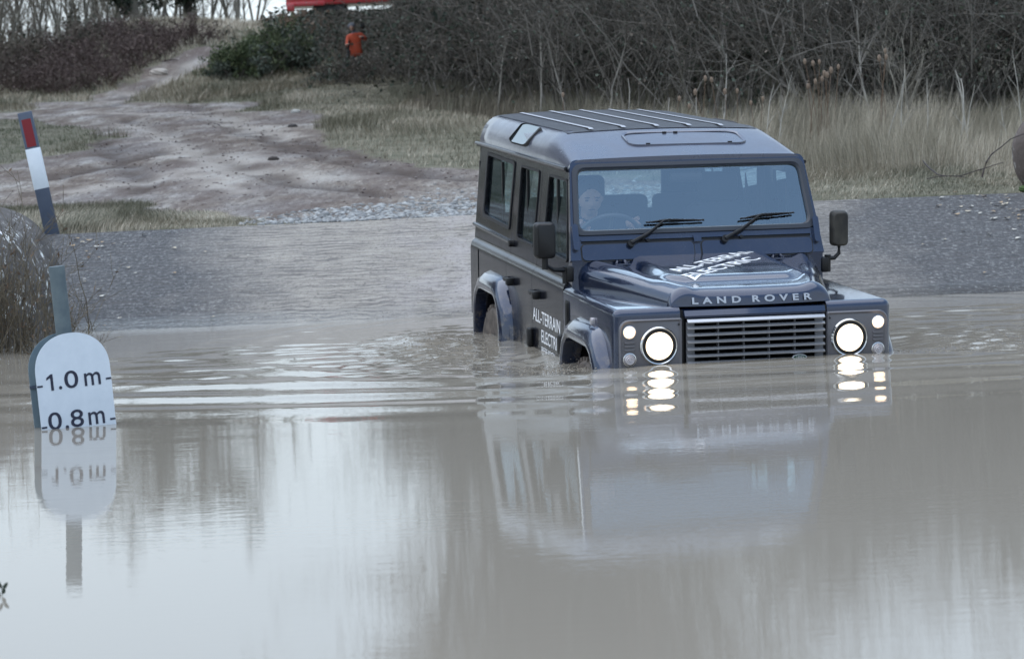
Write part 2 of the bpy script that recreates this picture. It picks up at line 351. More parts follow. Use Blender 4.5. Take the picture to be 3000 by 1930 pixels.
# ------------------------------------------------------------------ water
CARF = np.array([1.30, 14.93]); HD = np.array([.2024, -.977]); HD = HD / np.linalg.norm(HD); SDV = np.array([HD[1], -HD[0]])
wr = np.random.default_rng(3)
def waves(X, Y, n_, lmin, lmax, ang, seed):
    r = np.random.default_rng(seed); s = np.zeros_like(X)
    for i in range(n_):
        lam = math.exp(r.uniform(math.log(lmin), math.log(lmax))); a = R_(90 + r.normal(0, ang)); k = 2 * math.pi / lam
        s += (lam / lmax) ** .9 * np.sin(k * (X * math.cos(a) + Y * math.sin(a)) + r.uniform(0, 6.28))
    return s / math.sqrt(n_)
def water_z(X, Y):
    dx = X - CARF[0]; dy = Y - CARF[1]; al = dx * HD[0] + dy * HD[1]; la = dx * SDV[0] + dy * SDV[1]
    z = np.zeros_like(X)
    # bulge pushed up in front of the bumper
    z += (.022 * np.exp(-((al - .05) / .38) ** 2) + .010 * np.exp(-((al - .75) / .40) ** 2)) * np.exp(-(np.abs(la) / 1.15) ** 4)
    z -= .045 * np.exp(-((al + 1.0) / .8) ** 2) * np.exp(-((np.abs(la) - 1.05) / .35) ** 2)
    # crests spreading ahead and to both sides
    r = np.hypot(X - 1.1, Y - 24.0); ph = (r - 9.15) / .74 + .25 * (fbm(X * .35, Y * .2, 2) - .45)
    env = np.exp(-((r - 10.0) / 1.0) ** 2) * (.55 + .45 * np.exp(-((X - 1) / 3.0) ** 2))
    z += .0080 * np.sin(2 * np.pi * ph) * env * (.65 + .7 * fbm(X * .6, Y * .8 + 3, 2)) * (1 - .55 * np.exp(-((X - 1.4) / 1.5) ** 4) * smooth(12.6, 13.4, Y))
    r2 = np.hypot(X - 1.3, Y - 17.5); z += .0022 * np.sin(2 * np.pi * r2 / .38) * np.exp(-((r2 - 3.1) / .5) ** 2)
    # swirling chop beside the car
    chop = smooth(14.7, 15.9, Y + .25 * np.abs(X - 1.2)) * smooth(20.6, 18.2, Y) * np.exp(-(np.maximum(np.abs(X - .9) - 1.8, 0) / 1.5) ** 2)
    z += .0046 * chop * waves(X, Y, 30, .13, .60, 26, 5) * (.15 + 3.4 * np.maximum(fbm(X * .8, Y * 1.5, 4) - .30, 0))
    tur = np.exp(-((X + .42) / .5) ** 2 - ((Y - 17.0) / 1.6) ** 2) + .6 * np.exp(-((X - .15) / .35) ** 2 - ((Y - 15.6) / .7) ** 2) + .7 * np.exp(-((X - 2.9) / .6) ** 2 - ((Y - 15.9) / .9) ** 2)
    z += .030 * tur * (fbm(X * 7, Y * 5, 4) - .47) + .008 * tur * waves(X, Y, 16, .08, .3, 60, 8)
    z += .045 * np.exp(-((X + .55) / .16) ** 2 - ((Y - 17.55) / .28) ** 2) * (.4 + fbm(X * 14, Y * 11, 3)) 
    # light wind ripple everywhere, calmer in the foreground
    calm = .18 + .82 * smooth(10.5, 13.5, Y)
    z += .00028 * calm * waves(X, Y, 22, .10, .55, 14, 11) * smooth(4, 9, Y) * (.3 + 1.4 * fbm(X * .5 + 3, Y * .9, 3))
    return z
wx = np.arange(-5.2, 6.4, .034); wy = np.concatenate([np.arange(4.0, 9.0, .05), np.arange(9.0, 13, .032), np.arange(13, 20.9, .030)])
WX, WY = np.meshgrid(wx, wy); WZ = water_z(WX, WY)
# fade to a flat rim
rim = smooth(-5.2, -4.6, WX) * smooth(6.4, 5.8, WX) * smooth(4.0, 5.0, WY) ; WZ *= rim
k = np.arange(WX.size).reshape(WX.shape); F = np.stack([k[:-1, :-1], k[:-1, 1:], k[1:, 1:], k[1:, :-1]], -1).reshape(-1, 4)
V = np.stack([WX, WY, WZ], -1).reshape(-1, 3)
x0, x1, y0, y1 = wx[0], wx[-1], wy[0], wy[-1]
nb = len(V); O4 = [(-60, -20), (60, -20), (60, y1), (-60, y1), (x0, y0), (x1, y0), (x0, -20), (x1, -20)]
V = np.vstack([V, [(a, b, 0) for a, b in O4]]); B = lambda i: nb + i
c00, c01, c10, c11 = k[0, 0], k[0, -1], k[-1, 0], k[-1, -1]
ext = [[B(6), B(7), c01, c00], [B(0), B(6), c10, B(3)], [B(7), B(1), B(2), c11]]
F = np.vstack([F, ext])
M_WATER = mat('muddy_water', (.275, .25, .21), .02, spec=.5, IOR=1.333)
n = N(M_WATER); v = n.coords((1, 2.6, 1)); h = n.math('ADD', n.math('MULTIPLY', n.noise(v, 7, 3, .5), .0035), n.math('MULTIPLY', n.noise(n.coords((1, 3.2, 1)), 26, 2, .5), .0008))
bp = n.n('Bump'); bp.inputs['Strength'].default_value = .09; bp.inputs['Distance'].default_value = 1.0; n.l(h, bp.inputs['Height']); n.l(bp.outputs['Normal'], n.b.inputs['Normal'])
me = mesh_np('water', V, F, M_WATER, smooth_=True); link('water', me, kind='structure')
# ------------------------------------------------------------------ the car (X forward, Y its left, Z up from its wheels)
WV = Matrix(((0.20244404, 0.97890539, 0.02757981), (-0.9772409, 0.20376214, -0.05900185), (-0.06337695, -0.01500755, 0.99787681)))
car = empty('off_road_car', (0, 0, 0), 'dark blue off-road car wading through brown floodwater with its headlights on', 'car')
car.matrix_world = WV.to_4x4(); car.location = (1.18781, 15.50703, -.78542)
def paint(name, base=(.018, .035, .085), metal=.55, rough=.32, dust=.3, coat=.7, wetb=.5):
    m = mat(name, base, rough, metal, spec=(.5 if coat > .5 else .22), Coat_Weight=coat, Coat_Roughness=.06); n = N(m); v = n.coords()
    d = n.noise(v, 3.5, 7, .7); f = n.noise(v, 60, 3, .6)
    vo = n.n('TexVoronoi'); vo.inputs['Scale'].default_value = 75; n.l(v, vo.inputs['Vector']); drops = n.ramp(vo.outputs['Distance'], [(.10, g3(1)), (.26, g3(0))])
    big = n.ramp(n.noise(v, 2.3, 3, .5), [(.42, g3(0)), (.6, g3(1))])
    drops = n.math('MULTIPLY', drops, big)
    n.l(n.mix(n.ramp(d, [(.45, g3(0)), (.8, g3(dust))]), base, (.16, .15, .15)), n.b.inputs['Base Color'])
    sp_ = n.n('SeparateXYZ'); n.l(v, sp_.inputs[0]); low = n.ramp(sp_.outputs['Z'], [(.70, g3(1)), (1.0, g3(0))]); ms = n.math('MULTIPLY', low, n.ramp(n.noise(v, 13, 6, .75), [(.50, g3(0)), (.64, g3(.75))]))
    prev = n.b.inputs['Base Color'].links[0].from_socket; n.l(n.mix(ms, prev, (.15, .125, .10)), n.b.inputs['Base Color'])
    n.l(n.ramp(d, [(.3, g3(rough * .7)), (.7, g3(min(1, rough * 1.5)))]), n.b.inputs['Roughness'])
    n.bump(drops, wetb, .0025); return m
M_PAINT = paint('blue_paint', (.007, .018, .052), .45, .20, .08, 1.0); M_PAINT_SHADE = paint('blue_paint_shaded', (.006, .007, .012), .15, .16, .04, .20, .12)  # second is the same blue, darkened for the dark surroundings the sides mirror
M_ROOF = paint('blue_paint_sky_sheen', (.075, .085, .125), .4, .30, .25)  # body blue lightened, the sky's lavender sheen put into the roof's colour
M_ROOFD = varied('roof_covering', (.03, .034, .042), (.055, .06, .07), .42, 9)
M_SILVER = mat('silver_trim', (.42, .44, .48), .38, .7); M_CHROME = mat('chrome', (.6, .6, .6), .12, 1)
M_GREYP = mat('grey_lamp_panel', (.13, .13, .145), .40, .3); M_BLACK = mat('black_plastic', (.007, .007, .008), .42, spec=.35); M_RUB = mat('black_rubber', (.018, .018, .02), .6)
M_DARK = mat('dark_interior', (.02, .021, .024), .8); M_TRIM = mat('seat_cloth', (.035, .037, .042), .8); M_WHITE = mat('white_lettering', (.82, .83, .85), .5)
M_MUD = varied('muddy_rubber', (.03, .027, .025), (.16, .13, .11), .7, 12); M_RIM = mat('wet_rim', (.30, .28, .26), .4, .5)
M_DIRTYBLK = varied('muddy_black_plastic', (.006, .006, .007), (.05, .045, .035), .6, 11)
M_STRIPE = mat('pale_roof_strip', (.40, .42, .46), .45)
def glass(name, tint, refl, rough=.015, drops=True):
    m = bpy.data.materials.new(name); m.use_nodes = True; t = m.node_tree; t.nodes.clear(); n = N(m)
    tr = n.n('BsdfTransparent'); tr.inputs[0].default_value = (*tint, 1); gl = n.n('BsdfGlossy'); gl.inputs['Color'].default_value = (.72, .88, 1, 1); gl.inputs['Roughness'].default_value = rough
    fr = n.n('Fresnel'); fr.inputs[0].default_value = 1.5; f = n.math('ADD', n.math('MULTIPLY', fr.outputs[0], 1.0), refl)
    mx = n.n('MixShader'); n.l(f, mx.inputs[0]); n.l(tr.outputs[0], mx.inputs[1]); n.l(gl.outputs[0], mx.inputs[2]); o = n.n('OutputMaterial'); 
    if drops:
        v = n.coords(); vo = n.n('TexVoronoi'); vo.inputs['Scale'].default_value = 60; n.l(v, vo.inputs['Vector'])
        dk = n.math('MULTIPLY', n.ramp(vo.outputs['Distance'], [(.08, g3(1)), (.13, g3(0))]), n.ramp(n.noise(v, 9, 3), [(.52, g3(0)), (.62, g3(.8))]))
        df = n.n('BsdfDiffuse'); df.inputs[0].default_value = (.05, .06, .07, 1); m2 = n.n('MixShader'); n.l(dk, m2.inputs[0]); n.l(mx.outputs[0], m2.inputs[1]); n.l(df.outputs[0], m2.inputs[2]); n.l(m2.outputs[0], o.inputs[0])
    else: n.l(mx.outputs[0], o.inputs[0])
    return m
M_WIND = glass('windscreen_glass', (.92, .96, .98), .185); M_GLS = glass('side_glass', (.74, .82, .82), .03, drops=False)
def emis(name, col, st, rough=.2):
    m = mat(name, col, rough); b = m.node_tree.nodes['Principled BSDF']; b.inputs['Emission Color'].default_value = (*col, 1); b.inputs['Emission Strength'].default_value = st; return m
M_LAMP = emis('lit_headlamp', (1, .90, .74), 2.4); M_POS = emis('lit_side_lamp', (1, .70, .46), 1.25); M_CLEAR = mat('clear_lens', (.42, .40, .42), .12, .2); M_GREENB = mat('green_enamel', (.008, .05, .035), .3)
_n = N(M_LAMP); _v = _n.n('Attribute'); _v.attribute_name = 'rim'; _e = _n.ramp(_v.outputs['Fac'], [(.0, (1, .95, .86)), (.66, (1, .88, .70)), (.84, (.55, .40, .24)), (1.0, (.22, .14, .08))])
_n.l(_e, _n.b.inputs['Emission Color'])
def P(fn, name, m, parent=car, angle=35, **kw):
    bm = bmesh.new(); fn(bm); return finish(bm, name, m, parent, angle, **kw)
GUT = 1.812
def yo(z):        # outer half-width of the body at height z
    if z <= 1.10: return .79
    if z <= 1.165: return .79 - .022 * ((z - 1.10) / .065) ** 2
    return .768 - (z - 1.165) * (.052 / .645)
PROF = [.50, .80, 1.085, 1.105, 1.125, 1.14, 1.152, 1.16]
def side_slab(x0, x1, s, zlo=.50, zhi=GUT, ztop_ledge=True):
    """one side panel with the rolled shoulder, s=-1 right, +1 left"""
    zs = [z for z in PROF if z > zlo]; zs = [zlo] + zs
    outer = []
    for z in zs:
        r = 0 if z < 1.10 else 1 - math.sqrt(max(0, 1 - ((z - 1.10) / .065) ** 2))
        outer.append((.795 - .030 * r, z))
    outer += [(.765, 1.167), (.745 + .018, 1.170), (.763, 1.19)] if zhi > 1.2 else [(.755, 1.166)]
    if zhi > 1.2: outer += [(.763 - (zhi - 1.19) * .084, zhi)]
    inner = [(y - .022 if z > 1.1 else .765 - .022, z) for y, z in outer[::-1]]
    inner = [((.763 - (z - 1.19) * .084 - .024) if z > 1.19 else .735, z) for y, z in outer[::-1]]
    ring = outer + inner
    def f(bm):
        loft(bm, [[(x, s * y, z) for y, z in ring] for x in ((x0, x1) if s < 0 else (x1, x0))])
    return f
def arch_cut(xc, wid, ztop, s, rear_bias=0):
    pts = [(xc - wid, .2), (xc + wid, .2), (xc + wid, ztop - .22), (xc + wid * .62, ztop - .03), (xc + wid * .42, ztop), (xc - wid * .5, ztop), (xc - wid * .72, ztop - .03), (xc - wid, ztop - .20)]
    ya, yb = (s * .70, s * 1.0)
    return tmp(lambda bm: prism(bm, [(p[0], p[1]) for p in pts], 1, min(ya, yb), max(ya, yb)))
def win_cut(c4, s, r=.035):
    return tmp(lambda bm: prism(bm, rquad(c4, r), 1, *(sorted((s * .60, s * .9)))))
def place_tmp(*os):
    for o in os: o.matrix_world = car.matrix_world
RQW = [(-3.19, 1.36), (-2.375, 1.345), (-2.335, 1.745), (-3.165, 1.755)]
RDW = [(-2.105, 1.30), (-1.62, 1.295), (-1.585, 1.745), (-2.105, 1.745)]
FDW = [(-1.34, 1.30), (-.70, 1.29), (-.83, 1.742), (-1.30, 1.742)]
bpy.context.view_layer.update()
WHX = -2.58
def pane(c4, s, parent, grow=.012):
    def f(bm):
        vs = [bm.verts.new((x, s * (.763 - (z - 1.19) * .084 - .014), z)) for x, z in rquad(c4, .03)]; bm.faces.new(vs)
    return P(f, 'window', M_GLS, parent)
def seal(c4, s, parent, wdt=.022):
    def f(bm):
        a = rquad(c4, .035); cx = sum(p[0] for p in a) / len(a); cz = sum(p[1] for p in a) / len(a)
        ringo = [(cx + (x - cx) * (1 + wdt / .30), cz + (z - cz) * (1 + wdt / .20)) for x, z in a]; n_ = len(a)
        Y = lambda z, d: s * (.763 - (z - 1.19) * .084 + d)
        A = [bm.verts.new((x, Y(z, .001), z)) for x, z in ringo]; B = [bm.verts.new((x, Y(z, .007), z)) for x, z in ringo]
        Cc = [bm.verts.new((x, Y(z, .007), z)) for x, z in a]; D = [bm.verts.new((x, Y(z, -.018), z)) for x, z in a]
        for q in ((A, B), (B, Cc), (Cc, D)):
            for i in range(n_): bm.faces.new((q[0][i], q[0][(i + 1) % n_], q[1][(i + 1) % n_], q[1][i]))
    return P(f, 'window_seal', M_RUB, parent)
for s in (-1, 1):
    side = M_PAINT_SHADE
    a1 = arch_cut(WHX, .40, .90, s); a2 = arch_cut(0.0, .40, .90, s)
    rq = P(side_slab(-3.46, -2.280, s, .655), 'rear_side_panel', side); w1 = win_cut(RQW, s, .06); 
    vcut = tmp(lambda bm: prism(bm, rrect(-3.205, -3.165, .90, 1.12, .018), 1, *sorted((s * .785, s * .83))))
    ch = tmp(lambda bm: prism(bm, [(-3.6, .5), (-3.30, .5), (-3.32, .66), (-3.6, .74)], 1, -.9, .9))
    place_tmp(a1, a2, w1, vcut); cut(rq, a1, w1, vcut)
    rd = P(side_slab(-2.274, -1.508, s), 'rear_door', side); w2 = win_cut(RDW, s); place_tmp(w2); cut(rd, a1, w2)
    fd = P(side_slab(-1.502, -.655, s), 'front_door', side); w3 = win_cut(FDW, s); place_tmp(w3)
    # slanted front edge of the door above the shoulder, following the windscreen post
    sl_ = tmp(lambda bm: prism(bm, [(-.64, 1.19), (-.3, 1.19), (-.3, 1.9), (-.79, 1.9)], 1, *sorted((s * .6, s * .9)))); place_tmp(sl_); cut(fd, w3, sl_)
    pane(RQW, s, rq); pane(RDW, s, rd); pane(FDW, s, fd); seal(RQW, s, rq); seal(RDW, s, rd, .012); seal(FDW, s, fd, .012)
    for c, par in ((-2.70, rq), (-1.93, rd), (-1.08, fd)):   # sliding-pane bars
        P(lambda bm: bx(bm, c - .012, c + .012, *sorted((s * .708, s * .725)), 1.33, 1.74), 'window_bar', M_BLACK, par)
    P(lambda bm: bx(bm, -3.20, -2.30, *sorted((s * .756, s * .772)), 1.262, 1.285, .006), 'waist_strip', M_BLACK, rq) if False else None
    P(lambda bm: tube(bm, [(-3.47, s * .765, 1.268), (-2.23, s * .762, 1.250)], .013), 'waist_moulding', side, rq)
    P(lambda bm: disc(bm, (-2.222, s * .772, 1.248), (0, 1, 0), .022, .03), 'door_bumper', M_BLACK, rq)
    for x, par in ((-2.10, rd), (-1.33, fd)):
        def hd(bm):
            bx(bm, x - .11, x + .05, *sorted((s * .80, s * .835)), 1.018, 1.038, .006); bx(bm, x + .0, x + .06, *sorted((s * .79, s * .84)), .995, 1.045, .01); bx(bm, x - .115, x - .09, *sorted((s * .79, s * .83)), 1.01, 1.04, .006)
        P(hd, 'handle', M_BLACK, par)
    for x, z, par in ((-1.505, .735, fd), (-.655, .80, fd)):
        P(lambda bm: (bx(bm, x - .035, x + .035, *sorted((s * .79, s * .83)), z - .06, z + .06, .015)), 'hinge', M_BLACK, par)
    # ---- front wing
    def wing(bm):
        bx(bm, -.648, .560, *sorted((s * .42, s * .795)), .50, 1.146)
        def sel(e):
            p, q = e.verts[0].co, e.verts[1].co
            top = p.z > 1.1 and q.z > 1.1; outr = abs(p.y) > .78 and abs(q.y) > .78; fr_ = p.x > .55 and q.x > .55
            return (top and outr) or (top and fr_) or (outr and fr_)
        bmesh.ops.bevel(bm, geom=[e for e in bm.edges if sel(e)], offset=.042, segments=5, profile=.5, affect='EDGES')
    wg = P(wing, 'front_wing', M_PAINT, angle=50); hollow = tmp(lambda bm: prism(bm, [(-.62, .2), (.50, .2), (.50, 1.0), (-.62, 1.0)], 1, *sorted((s * .43, s * .765)))); place_tmp(hollow); cut(wg, a2, hollow)
    def vent(bm):
        prism(bm, rrect(-.585, -.495, .915, 1.075, .015), 1, *sorted((s * .79, s * .800)), bev=.003)
        for k in range(12): bx(bm, -.572, -.508, *sorted((s * .798, s * .806)), .927 + k * .0115, .932 + k * .0115)
    P(vent, 'side_vent', M_BLACK, wg)
    P(lambda bm: prism(bm, rrect(.09, .135, 1.008, 1.052, .012), 1, *sorted((s * .79, s * .815)), bev=.006), 'side_repeater', M_CLEAR, wg)
    P(lambda bm: prism(bm, rrect(-.40, -.18, s * .52 - .05, s * .52 + .05, .01), 2, 1.146, 1.149), 'wing_vent', M_BLACK, wg)
    P(lambda bm: (disc(bm, (-.50, s * .60, 1.155), (0, 0, 1), .014, .02), disc(bm, (-.50, s * .60, 1.172), (0, 0, 1), .006, .02)), 'washer_valve', M_CHROME, wg)
    # ---- arch flares
    for xc, par in ((WHX, rq), (0.0, wg)):
        def flare(bm):
            path = []
            for x, z in [(.40, .45), (.40, .70), (.37, .80), (.31, .87), (.24, .905), (.16, .915), (-.20, .915), (-.28, .90), (-.35, .85), (-.39, .77), (-.40, .68), (-.40, .45)]: path.append((x, z))
            rings = []
            for i, (x, z) in enumerate(path):
                a = Vector((path[max(i - 1, 0)])); b = Vector((path[min(i + 1, len(path) - 1)])); t = (b - a).normalized(); nn = Vector((t.y, -t.x))
                if nn.dot(Vector((x, z - .6))) < 0: nn = -nn
                o_ = lambda d, yy: (xc + x + nn.x * d, s * yy, z + nn.y * d)
                rings.append([o_(-.012, .765), o_(-.012, .868), o_(.006, .876), o_(.030, .874), o_(.060, .862), o_(.088, .835), o_(.104, .797), o_(.104, .780)])
            if s > 0: rings = [r[::-1] for r in rings]
            loft(bm, rings)
        P(flare, 'wheel_arch', M_PAINT, par, 50)
        # wheel well
        P(lambda bm: prism(bm, [(xc - .43, .3), (xc + .43, .3), (xc + .43, .80), (xc + .3, .93), (xc - .3, .93), (xc - .43, .80)], 1, *sorted((s * .40, s * .42))), 'inner_arch', M_DARK, par)
        def liner(bm):
            pts = [(xc - .425, .3), (xc - .425, .78), (xc - .3, .925), (xc + .3, .925), (xc + .425, .78), (xc + .425, .3)]
            loft(bm, [[(x, s * .42, z) for x, z in pts], [(x, s * .778, z) for x, z in pts]], caps=False, closed=False)
        P(liner, 'arch_liner', M_DARK, par)
    # ---- wheels
    for xc, yy in ((WHX, .715), (0.0, .715)):
        def tyre(bm):
            prof = [(.21, -.11), (.30, -.12), (.375, -.115), (.40, -.09), (.405, 0), (.40, .09), (.375, .115), (.30, .12), (.21, .11)]
            lathe(bm, (xc, s * yy, .40), (0, s, 0), prof, 48)
            for k in range(36):
                a = 2 * math.pi * k / 36
                for sd_ in (-1, 1):
                    c = Vector((xc + .402 * math.cos(a + sd_ * .04), s * yy + sd_ * .06, .40 + .402 * math.sin(a + sd_ * .04)))
                    r = bmesh.ops.create_cube(bm, size=1); mtx = Matrix.Translation(c) @ Matrix.Rotation(-a, 4, 'Y') @ Matrix.Diagonal((.022, .085, .035, 1))
                    bmesh.ops.transform(bm, matrix=mtx, verts=r['verts'])
        t_ = P(tyre, 'wheel', M_MUD)
        def rim(bm):
            lathe(bm, (xc, s * yy, .40), (0, s, 0), [(.0, .04), (.06, .05), (.09, .03), (.15, .02), (.185, .06), (.20, .105), (.215, .112), (.22, .10), (.205, .0)], 36)
        P(rim, 'rim', M_RIM, t_)
    kill(a1, a2, w1, w2, w3, vcut, ch, sl_, hollow)
# rear end panel, floor and dark lining
P(lambda bm: (bx(bm, -3.462, -3.44, -.735, .735, .66, 1.16)), 'tailgate', M_PAINT_SHADE)
def rear_frame(bm):
    bx(bm, -3.462, -3.44, -.742, .742, 1.162, 1.34); bx(bm, -3.462, -3.44, -.715, .715, 1.70, 1.81)
    for s in (-1, 1): bx(bm, -3.4625, -3.4395, *sorted((s * .56, s * .725)), 1.341, 1.699)
P(rear_frame, 'rear_frame', M_PAINT_SHADE)
P(lambda bm: bx(bm, -3.452, -3.448, -.56, .56, 1.34, 1.70), 'rear_window', M_GLS)
def tub(bm):
    bx(bm, -3.40, -.62, -.70, .70, .55, .60); bx(bm, -3.42, -3.40, -.70, .70, .55, 1.15)
    for s in (-1, 1): bx(bm, -3.40, -.66, *sorted((s * .715, s * .73)), .93, 1.22)
    bx(bm, -.66, -.60, -.74, .74, .55, 1.26)
P(tub, 'cabin_lining', M_DARK)
# ---- roof
def roofpts(x):
    f = min(1, max(0, (x + 1.40) / .63)) ** 1.15
    H = .196 * (1 - f) + .060 * f; wv = .722 - .008 * f; rr_ = .155 * (1 - f) + .075 * f; cr_ = .016 * (1 - .4 * f); pts = []
    for k in range(0, 9):
        a = math.pi / 2 * k / 8; pts.append((x, -wv + rr_ * (1 - math.cos(a)), GUT + H * math.sin(a)))
    yi = wv - rr_
    for k in range(1, 16):
        y = -yi + 2 * yi * k / 16; pts.append((x, y, GUT + H + cr_ * (1 - (y / yi) ** 2)))
    return pts + [(x, -q[1], q[2]) for q in pts[8::-1]]
def roof(bm):
    xs_ = [-3.478, -3.47, -3.44, -3.2, -2.8, -2.3, -1.9, -1.6, -1.45, -1.35, -1.25, -1.15, -1.05, -.97, -.90, -.84, -.80, -.775]
    rings = []
    for x in xs_:
        p = roofpts(x)
        if x < -3.46: p = [(a, b * .985, GUT + (c - GUT) * (.93 if x < -3.475 else .975)) for a, b, c in p]
        rings.append(p)
    loft(bm, rings, caps=True)
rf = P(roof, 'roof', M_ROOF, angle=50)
def roofz(x, y): 
    p = roofpts(x); ys_ = [q[1] for q in p]; zs_ = [q[2] for q in p]; return float(np.interp(y, ys_, zs_))
def roof_patch(bm, x0, x1, y0, y1, dz, nx_=14, ny_=16):
    V = [[bm.verts.new((x0 + (x1 - x0) * i / nx_, y0 + (y1 - y0) * j / ny_, roofz(x0 + (x1 - x0) * i / nx_, y0 + (y1 - y0) * j / ny_) + dz)) for j in range(ny_ + 1)] for i in range(nx_ + 1)]
    for i in range(nx_):
        for j in range(ny_): bm.faces.new((V[i][j], V[i + 1][j], V[i + 1][j + 1], V[i][j + 1]))
P(lambda bm: roof_patch(bm, -3.42, -1.33, -.60, .60, .003), 'roof_covering', M_ROOFD, rf, 60)
def strips(bm, y):
    roof_patch(bm, -3.40, -1.50, y - .014, y + .014, .009, 14, 1); roof_patch(bm, -1.50, -1.36, y - .014, y + .014, .009, 3, 1)
for y in (-.44, -.235, -.025, .18, .385): P(lambda bm: strips(bm, y), 'roof_strip', M_STRIPE, rf, 60)
def hatch(bm, r0=.0):
    pts = rrect(-1.24, -.97, -.30 + r0, .44 - r0, .07, 6)
    A = [bm.verts.new((x, y, roofz(x, y) + .001)) for x, y in pts]; B = [bm.verts.new((x, y, roofz(x, y) + .010)) for x, y in pts]
    cx_, cy_ = -1.105, .07; Cc = [bm.verts.new((cx_ + (x - cx_) * .93, cy_ + (y - cy_) * .97, roofz(x, y) + .006)) for x, y in pts]
    n_ = len(pts)
    for q in ((A, B), (B, Cc)):
        for i in range(n_): bm.faces.new((q[0][i], q[0][(i + 1) % n_], q[1][(i + 1) % n_], q[1][i]))
    D = [bm.verts.new((cx_ + (x - cx_) * .90, cy_ + (y - cy_) * .955, roofz(x, y) + .003)) for x, y in pts]
    for i in range(n_): bm.faces.new((Cc[i], Cc[(i + 1) % n_], D[(i + 1) % n_], D[i]))
P(hatch, 'roof_panel_rim', M_ROOF, rf)
for x, y in ((-1.0, -.18), (-1.0, .33), (-1.22, -.02), (-1.22, .05)): P(lambda bm: bx(bm, x - .008, x + .008, y - .012, y + .012, roofz(x, y), roofz(x, y) + .008), 'stud', M_BLACK, rf)
for s in (-1, 1):
    P(lambda bm: (tube(bm, [(-3.50, s * .735, GUT + .008), (-.80, s * .735, GUT + .008)], .012), bx(bm, -3.49, -.80, *sorted((s * .70, s * .735)), GUT - .012, GUT + .004)), 'rain_gutter', M_PAINT_SHADE, rf)
    # alpine window let into the curved roof side
    def alp(bm, d, gr, fill):
        pts = rquad([(-2.47 - gr, .10), (-1.98 + gr, .10), (-1.90 + gr, .93), (-2.42 - gr, .93)], .12 if fill else .12)
        out_ = []
        for x, t in pts:
            k = 1.2 + t * 5.3 ; pp = roofpts(-2.5); i = int(k); fr_ = k - i; a = Vector(pp[i]); b = Vector(pp[i + 1]); q = a.lerp(b, fr_); out_.append(Vector((x, (q.y) * (1 + d) * -s * 1, q.z + d * .8)))
        return out_
    def alpw(bm):
        v_ = [bm.verts.new(p) for p in alp(bm, .012, 0, 1)]; bm.faces.new(v_)
    def alpr(bm):
        a = [bm.verts.new(p) for p in alp(bm, .016, .022, 0)]; b = [bm.verts.new(p) for p in alp(bm, .018, -.0, 0)]; c = [bm.verts.new(p) for p in alp(bm, .0, .03, 0)]; n_ = len(a)
        for q in ((a, b), (c, a)):
            for i in range(n_): bm.faces.new((q[0][i], q[0][(i + 1) % n_], q[1][(i + 1) % n_], q[1][i]))
    aw = P(alpw, 'roof_window', mat('roof_window_glass', (.25, .30, .32), .05, .9), rf); P(alpr, 'roof_window_seal', M_RUB, aw)
# ---- windscreen frame (sloping plane)
WB = Vector((-.540, 0, 1.304)); WT = Vector((-.782, 0, 1.872)); WU = (WT - WB).normalized(); WN = Vector((WU.z, 0, -WU.x)); WL = (WT - WB).length
def wp(y, h, d=0): return WB + WU * h + Vector((0, y, 0)) + WN * d
def wprism(bm, pts, d0, d1):
    A = [bm.verts.new(wp(y, h, d0)) for y, h in pts]; B = [bm.verts.new(wp(y, h, d1)) for y, h in pts]; n_ = len(pts)
    bm.faces.new(A); bm.faces.new(B[::-1])
    for i in range(n_): bm.faces.new((A[i], B[i], B[(i + 1) % n_], A[(i + 1) % n_]))
FR = rquad([(-.772, -.0), (.772, -.0), (.716, WL), (-.716, WL)], .045)
FR = [(-.772, 0), (.772, 0)] + [p for p in FR if p[1] > WL * .5]
GLS_ = rquad([(-.712, .172), (.712, .172), (.684, .565), (-.684, .565)], .055)
wf = P(lambda bm: wprism(bm, FR, -.045, 0), 'windscreen_frame', M_PAINT)
c1 = tmp(lambda bm: wprism(bm, GLS_, -.1, .05)); place_tmp(c1); cut(wf, c1); kill(c1)
P(lambda bm: bm.faces.new([bm.verts.new(wp(y, h, -.012)) for y, h in GLS_]), 'windscreen', M_WIND)
def wseal(bm):
    cy_, ch_ = 0, .368; o_ = [(y * 1.035, ch_ + (h - ch_) * 1.12) for y, h in GLS_]; i_ = [(y * .985, ch_ + (h - ch_) * .955) for y, h in GLS_]; n_ = len(o_)
    R0 = [bm.verts.new(wp(y, h, .001)) for y, h in o_]; R1 = [bm.verts.new(wp(y, h, .012)) for y, h in o_]; R1b = [bm.verts.new(wp(y * 1.0, h, .014)) for y, h in GLS_]; R2 = [bm.verts.new(wp(y, h, .004)) for y, h in i_]; R3 = [bm.verts.new(wp(y, h, -.014)) for y, h in i_]
    for q in ((R0, R1), (R1, R1b), (R1b, R2), (R2, R3)):
        for i in range(n_): bm.faces.new((q[0][i], q[0][(i + 1) % n_], q[1][(i + 1) % n_], q[1][i]))
P(wseal, 'windscreen_seal', mat('seal_rubber', (.03, .034, .045), .35), wf)
P(lambda bm: (wprism(bm, [(-.700, .112), (.700, .112), (.700, .124), (-.700, .124)], 0, .012)), 'ledge', M_PAINT, wf)
P(lambda bm: (wprism(bm, [(-.698, .100), (.698, .100), (.698, .1115), (-.698, .1115)], 0, .003)), 'ledge_gap', M_BLACK, wf)
